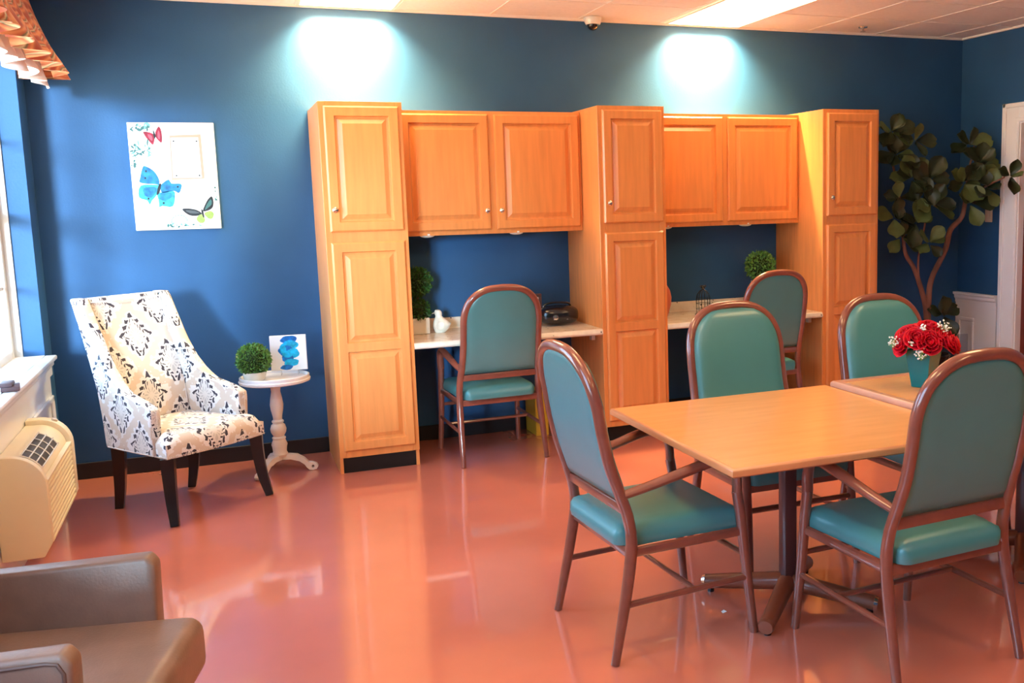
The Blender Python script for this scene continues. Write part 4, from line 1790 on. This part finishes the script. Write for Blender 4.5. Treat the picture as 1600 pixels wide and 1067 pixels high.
# birdcage
t = thing('birdcage_ornament', 'small black wire birdcage ornament on the right desk', 'ornament', (2.60, -.33, .7615))
bm = BM()
lathe(bm, [(0, 0), (.058, 0), (.060, .006), (.056, .012), (0, .012)], 28)
link('base', bm, M_black, t)
bm = BM()
for k in range(14):
    a = 2 * PI * k / 14
    c, s = math.cos(a), math.sin(a)
    tube(bm, [(c * .05, s * .05, .011), (c * .05, s * .05, .075), (c * .05, s * .05, .115), (c * .043, s * .043, .150), (c * .024, s * .024, .176), (c * .004, s * .004, .186)], .0014, 5)
for z in (.045, .085, .118):
    tube(bm, [(.05 * math.cos(2 * PI * k / 24), .05 * math.sin(2 * PI * k / 24), z) for k in range(25)], .0018, 5)
link('wire_cage', bm, M_black, t)
bm = BM()
lathe(bm, [(0, .184), (.010, .186), (.013, .193), (.008, .200), (.012, .206), (.010, .214), (0, .217)], 14)
for s in (-1, 1):
    tube(bm, [(0, 0, .200), (s * .016, 0, .214), (s * .022, 0, .204), (s * .006, 0, .198)], .003, 6, 3)
link('finial', bm, M_black, t)
# boxwood ball on the right desk
t = thing('potted_topiary', 'round boxwood ball in a cream pot on the right desk, behind the armchair', 'plant', (3.115, -.26, .7615))
bm = BM()
lathe(bm, [(0, 0), (.05, 0), (.058, .02), (.07, .20), (.075, .215), (.068, .22), (.062, .205), (0, .20)], 28)
link('pot', bm, M_cream, t)
bm = BM()
leafball(bm, (0, 0, .325), .100, 900, .026, 21)
link('foliage', bm, [M_leafbright, M_leafcore], t, smooth=False)
# terracotta vase at the left of the right desk
t = thing('terracotta_jar', 'round terracotta jar on the right desk, mostly hidden by the pantry cabinet', 'jar', (2.288, -.27, .7615))
bm = BM()
lathe(bm, [(0, 0), (.045, 0), (.055, .01), (.078, .09), (.082, .14), (.072, .19), (.052, .225), (.034, .24), (.034, .262), (.040, .270), (.033, .270), (.028, .245), (0, .24)], 32)
link('body', bm, M_terra, t)

# ---------------------------------------------------------------- fiddle leaf fig
TX, TY = 4.56, -.38
t = thing('fig_tree', 'tall fiddle leaf fig tree in a pot in the corner beside the door', 'plant', (TX, TY, 0))
bm = BM()
lathe(bm, [(0, 0), (.13, 0), (.14, .01), (.17, .30), (.18, .32), (.165, .33), (.155, .30), (0, .29)], 32)
link('pot', bm, M_black, t)
bm = BM()
tube(bm, [(0, 0, .28), (.0, 0, .62), (-.015, 0, .70)], [.030, .026, .022], 10, 4)
tube(bm, [(0, 0, .45), (-.015, .01, .70), (-.075, .02, .90), (-.13, .03, 1.03), (-.20, .04, 1.15), (-.22, .06, 1.45), (-.30, .05, 1.75), (-.36, .05, 2.0)], [.026, .022, .020, .018, .016, .012, .010, .006], 10, 5)
tube(bm, [(0, 0, .45), (.005, 0, .72), (.03, 0, .92), (.15, -.01, 1.14), (.20, -.01, 1.30), (.31, -.01, 1.40), (.345, -.01, 1.56), (.36, -.02, 1.75), (.40, -.03, 1.95)], [.028, .024, .022, .022, .022, .019, .016, .010, .006], 10, 5)
tube(bm, [(-.075, .02, .90), (-.10, 0, 1.1), (-.06, -.02, 1.35), (-.05, -.03, 1.6)], [.009, .008, .007, .005], 8, 5)
tube(bm, [(.345, -.01, 1.56), (.44, -.14, 1.64), (.50, -.26, 1.70)], [.010, .008, .005], 8, 4)
link('trunk', bm, M_bark, t)


def figleaf(bm, p, d, nrm, L, mi):
    d = d.normalized()
    sd = d.cross(nrm).normalized()
    nn = sd.cross(d).normalized()
    rows = []
    for j in range(8):
        v = j / 7
        w = L * .40 * (math.sin(PI * min(1, (v * .92 + .05)) ** 1.35) ** .75) * (.55 + .6 * v)
        if j == 0:
            w = L * .015
        if j == 7:
            w = L * .09
        row = []
        for i in range(-2, 3):
            u = i / 2
            cup = .16 * L * u * u * (1 if mi == 0 else .6) - .12 * L * v * v + .012 * L * math.sin(v * 14) * abs(u)
            row.append(bm.verts.new(p + d * (L * v) + sd * (w * u) + nn * cup))
        rows.append(row)
    for j in range(7):
        for i in range(4):
            f = bm.faces.new((rows[j][i], rows[j][i + 1], rows[j + 1][i + 1], rows[j + 1][i]))
            f.material_index = mi


bm = BM()
rnd = random.Random(42)
# clusters: (offset from base, number, leaf length)
CL = [((-.40, -.02, 2.05), 9, .17), ((-.34, .0, 1.88), 8, .17), ((-.22, -.06, 1.98), 5, .17), ((-.20, -.02, 1.70), 9, .19), ((-.30, .0, 1.55), 6, .17), ((-.04, -.06, 1.50), 8, .19), ((-.07, -.05, 1.68), 7, .18),
      ((-.26, .02, 1.25), 8, .16), ((-.05, -.05, 1.20), 7, .15), ((-.17, -.03, 1.36), 6, .17), ((-.34, .0, 1.40), 5, .16),
      ((.33, -.03, 1.95), 7, .18), ((.27, -.06, 1.66), 9, .17), ((.40, -.08, 1.80), 9, .19), ((.46, -.10, 1.62), 7, .18), ((.50, -.30, 1.70), 5, .15), ((.35, -.04, 1.50), 6, .17), ((.12, -.02, .62), 6, .18)]
for (c, n, L) in CL:
    C0 = Vector(c)
    n = max(4, int(n * .78))
    for k in range(n):
        a = 2 * PI * k / n + rnd.uniform(-.4, .4)
        d = Vector((math.cos(a) * .9, -abs(math.sin(a)) * .35 - .15 + rnd.uniform(-.25, .25), math.sin(a) * .8 + .15))
        nrm = Vector((-.35 + rnd.uniform(-.5, .5), -1, .55 + rnd.uniform(-.4, .4)))
        p = C0 + d.normalized() * .02
        LL = L * rnd.uniform(.75, 1.12)
        e = p + d.normalized() * LL
        # keep inside the corner and clear of the pantry cabinet
        if e.x + TX > XR - .02:
            d.x = -abs(d.x) * .2
            d.y = -.9
            e = p + d.normalized() * LL
        if e.y + TY > -.03:
            d.y = -.2
        if e.x + TX < T3[1] + .03 and c[0] > -.5:
            d.x = abs(d.x) * .3
        figleaf(bm, p, d, nrm, LL, 1 if rnd.random() < .3 else 0)
fo = link('foliage', bm, [M_fig, M_figback], t, ang=80)
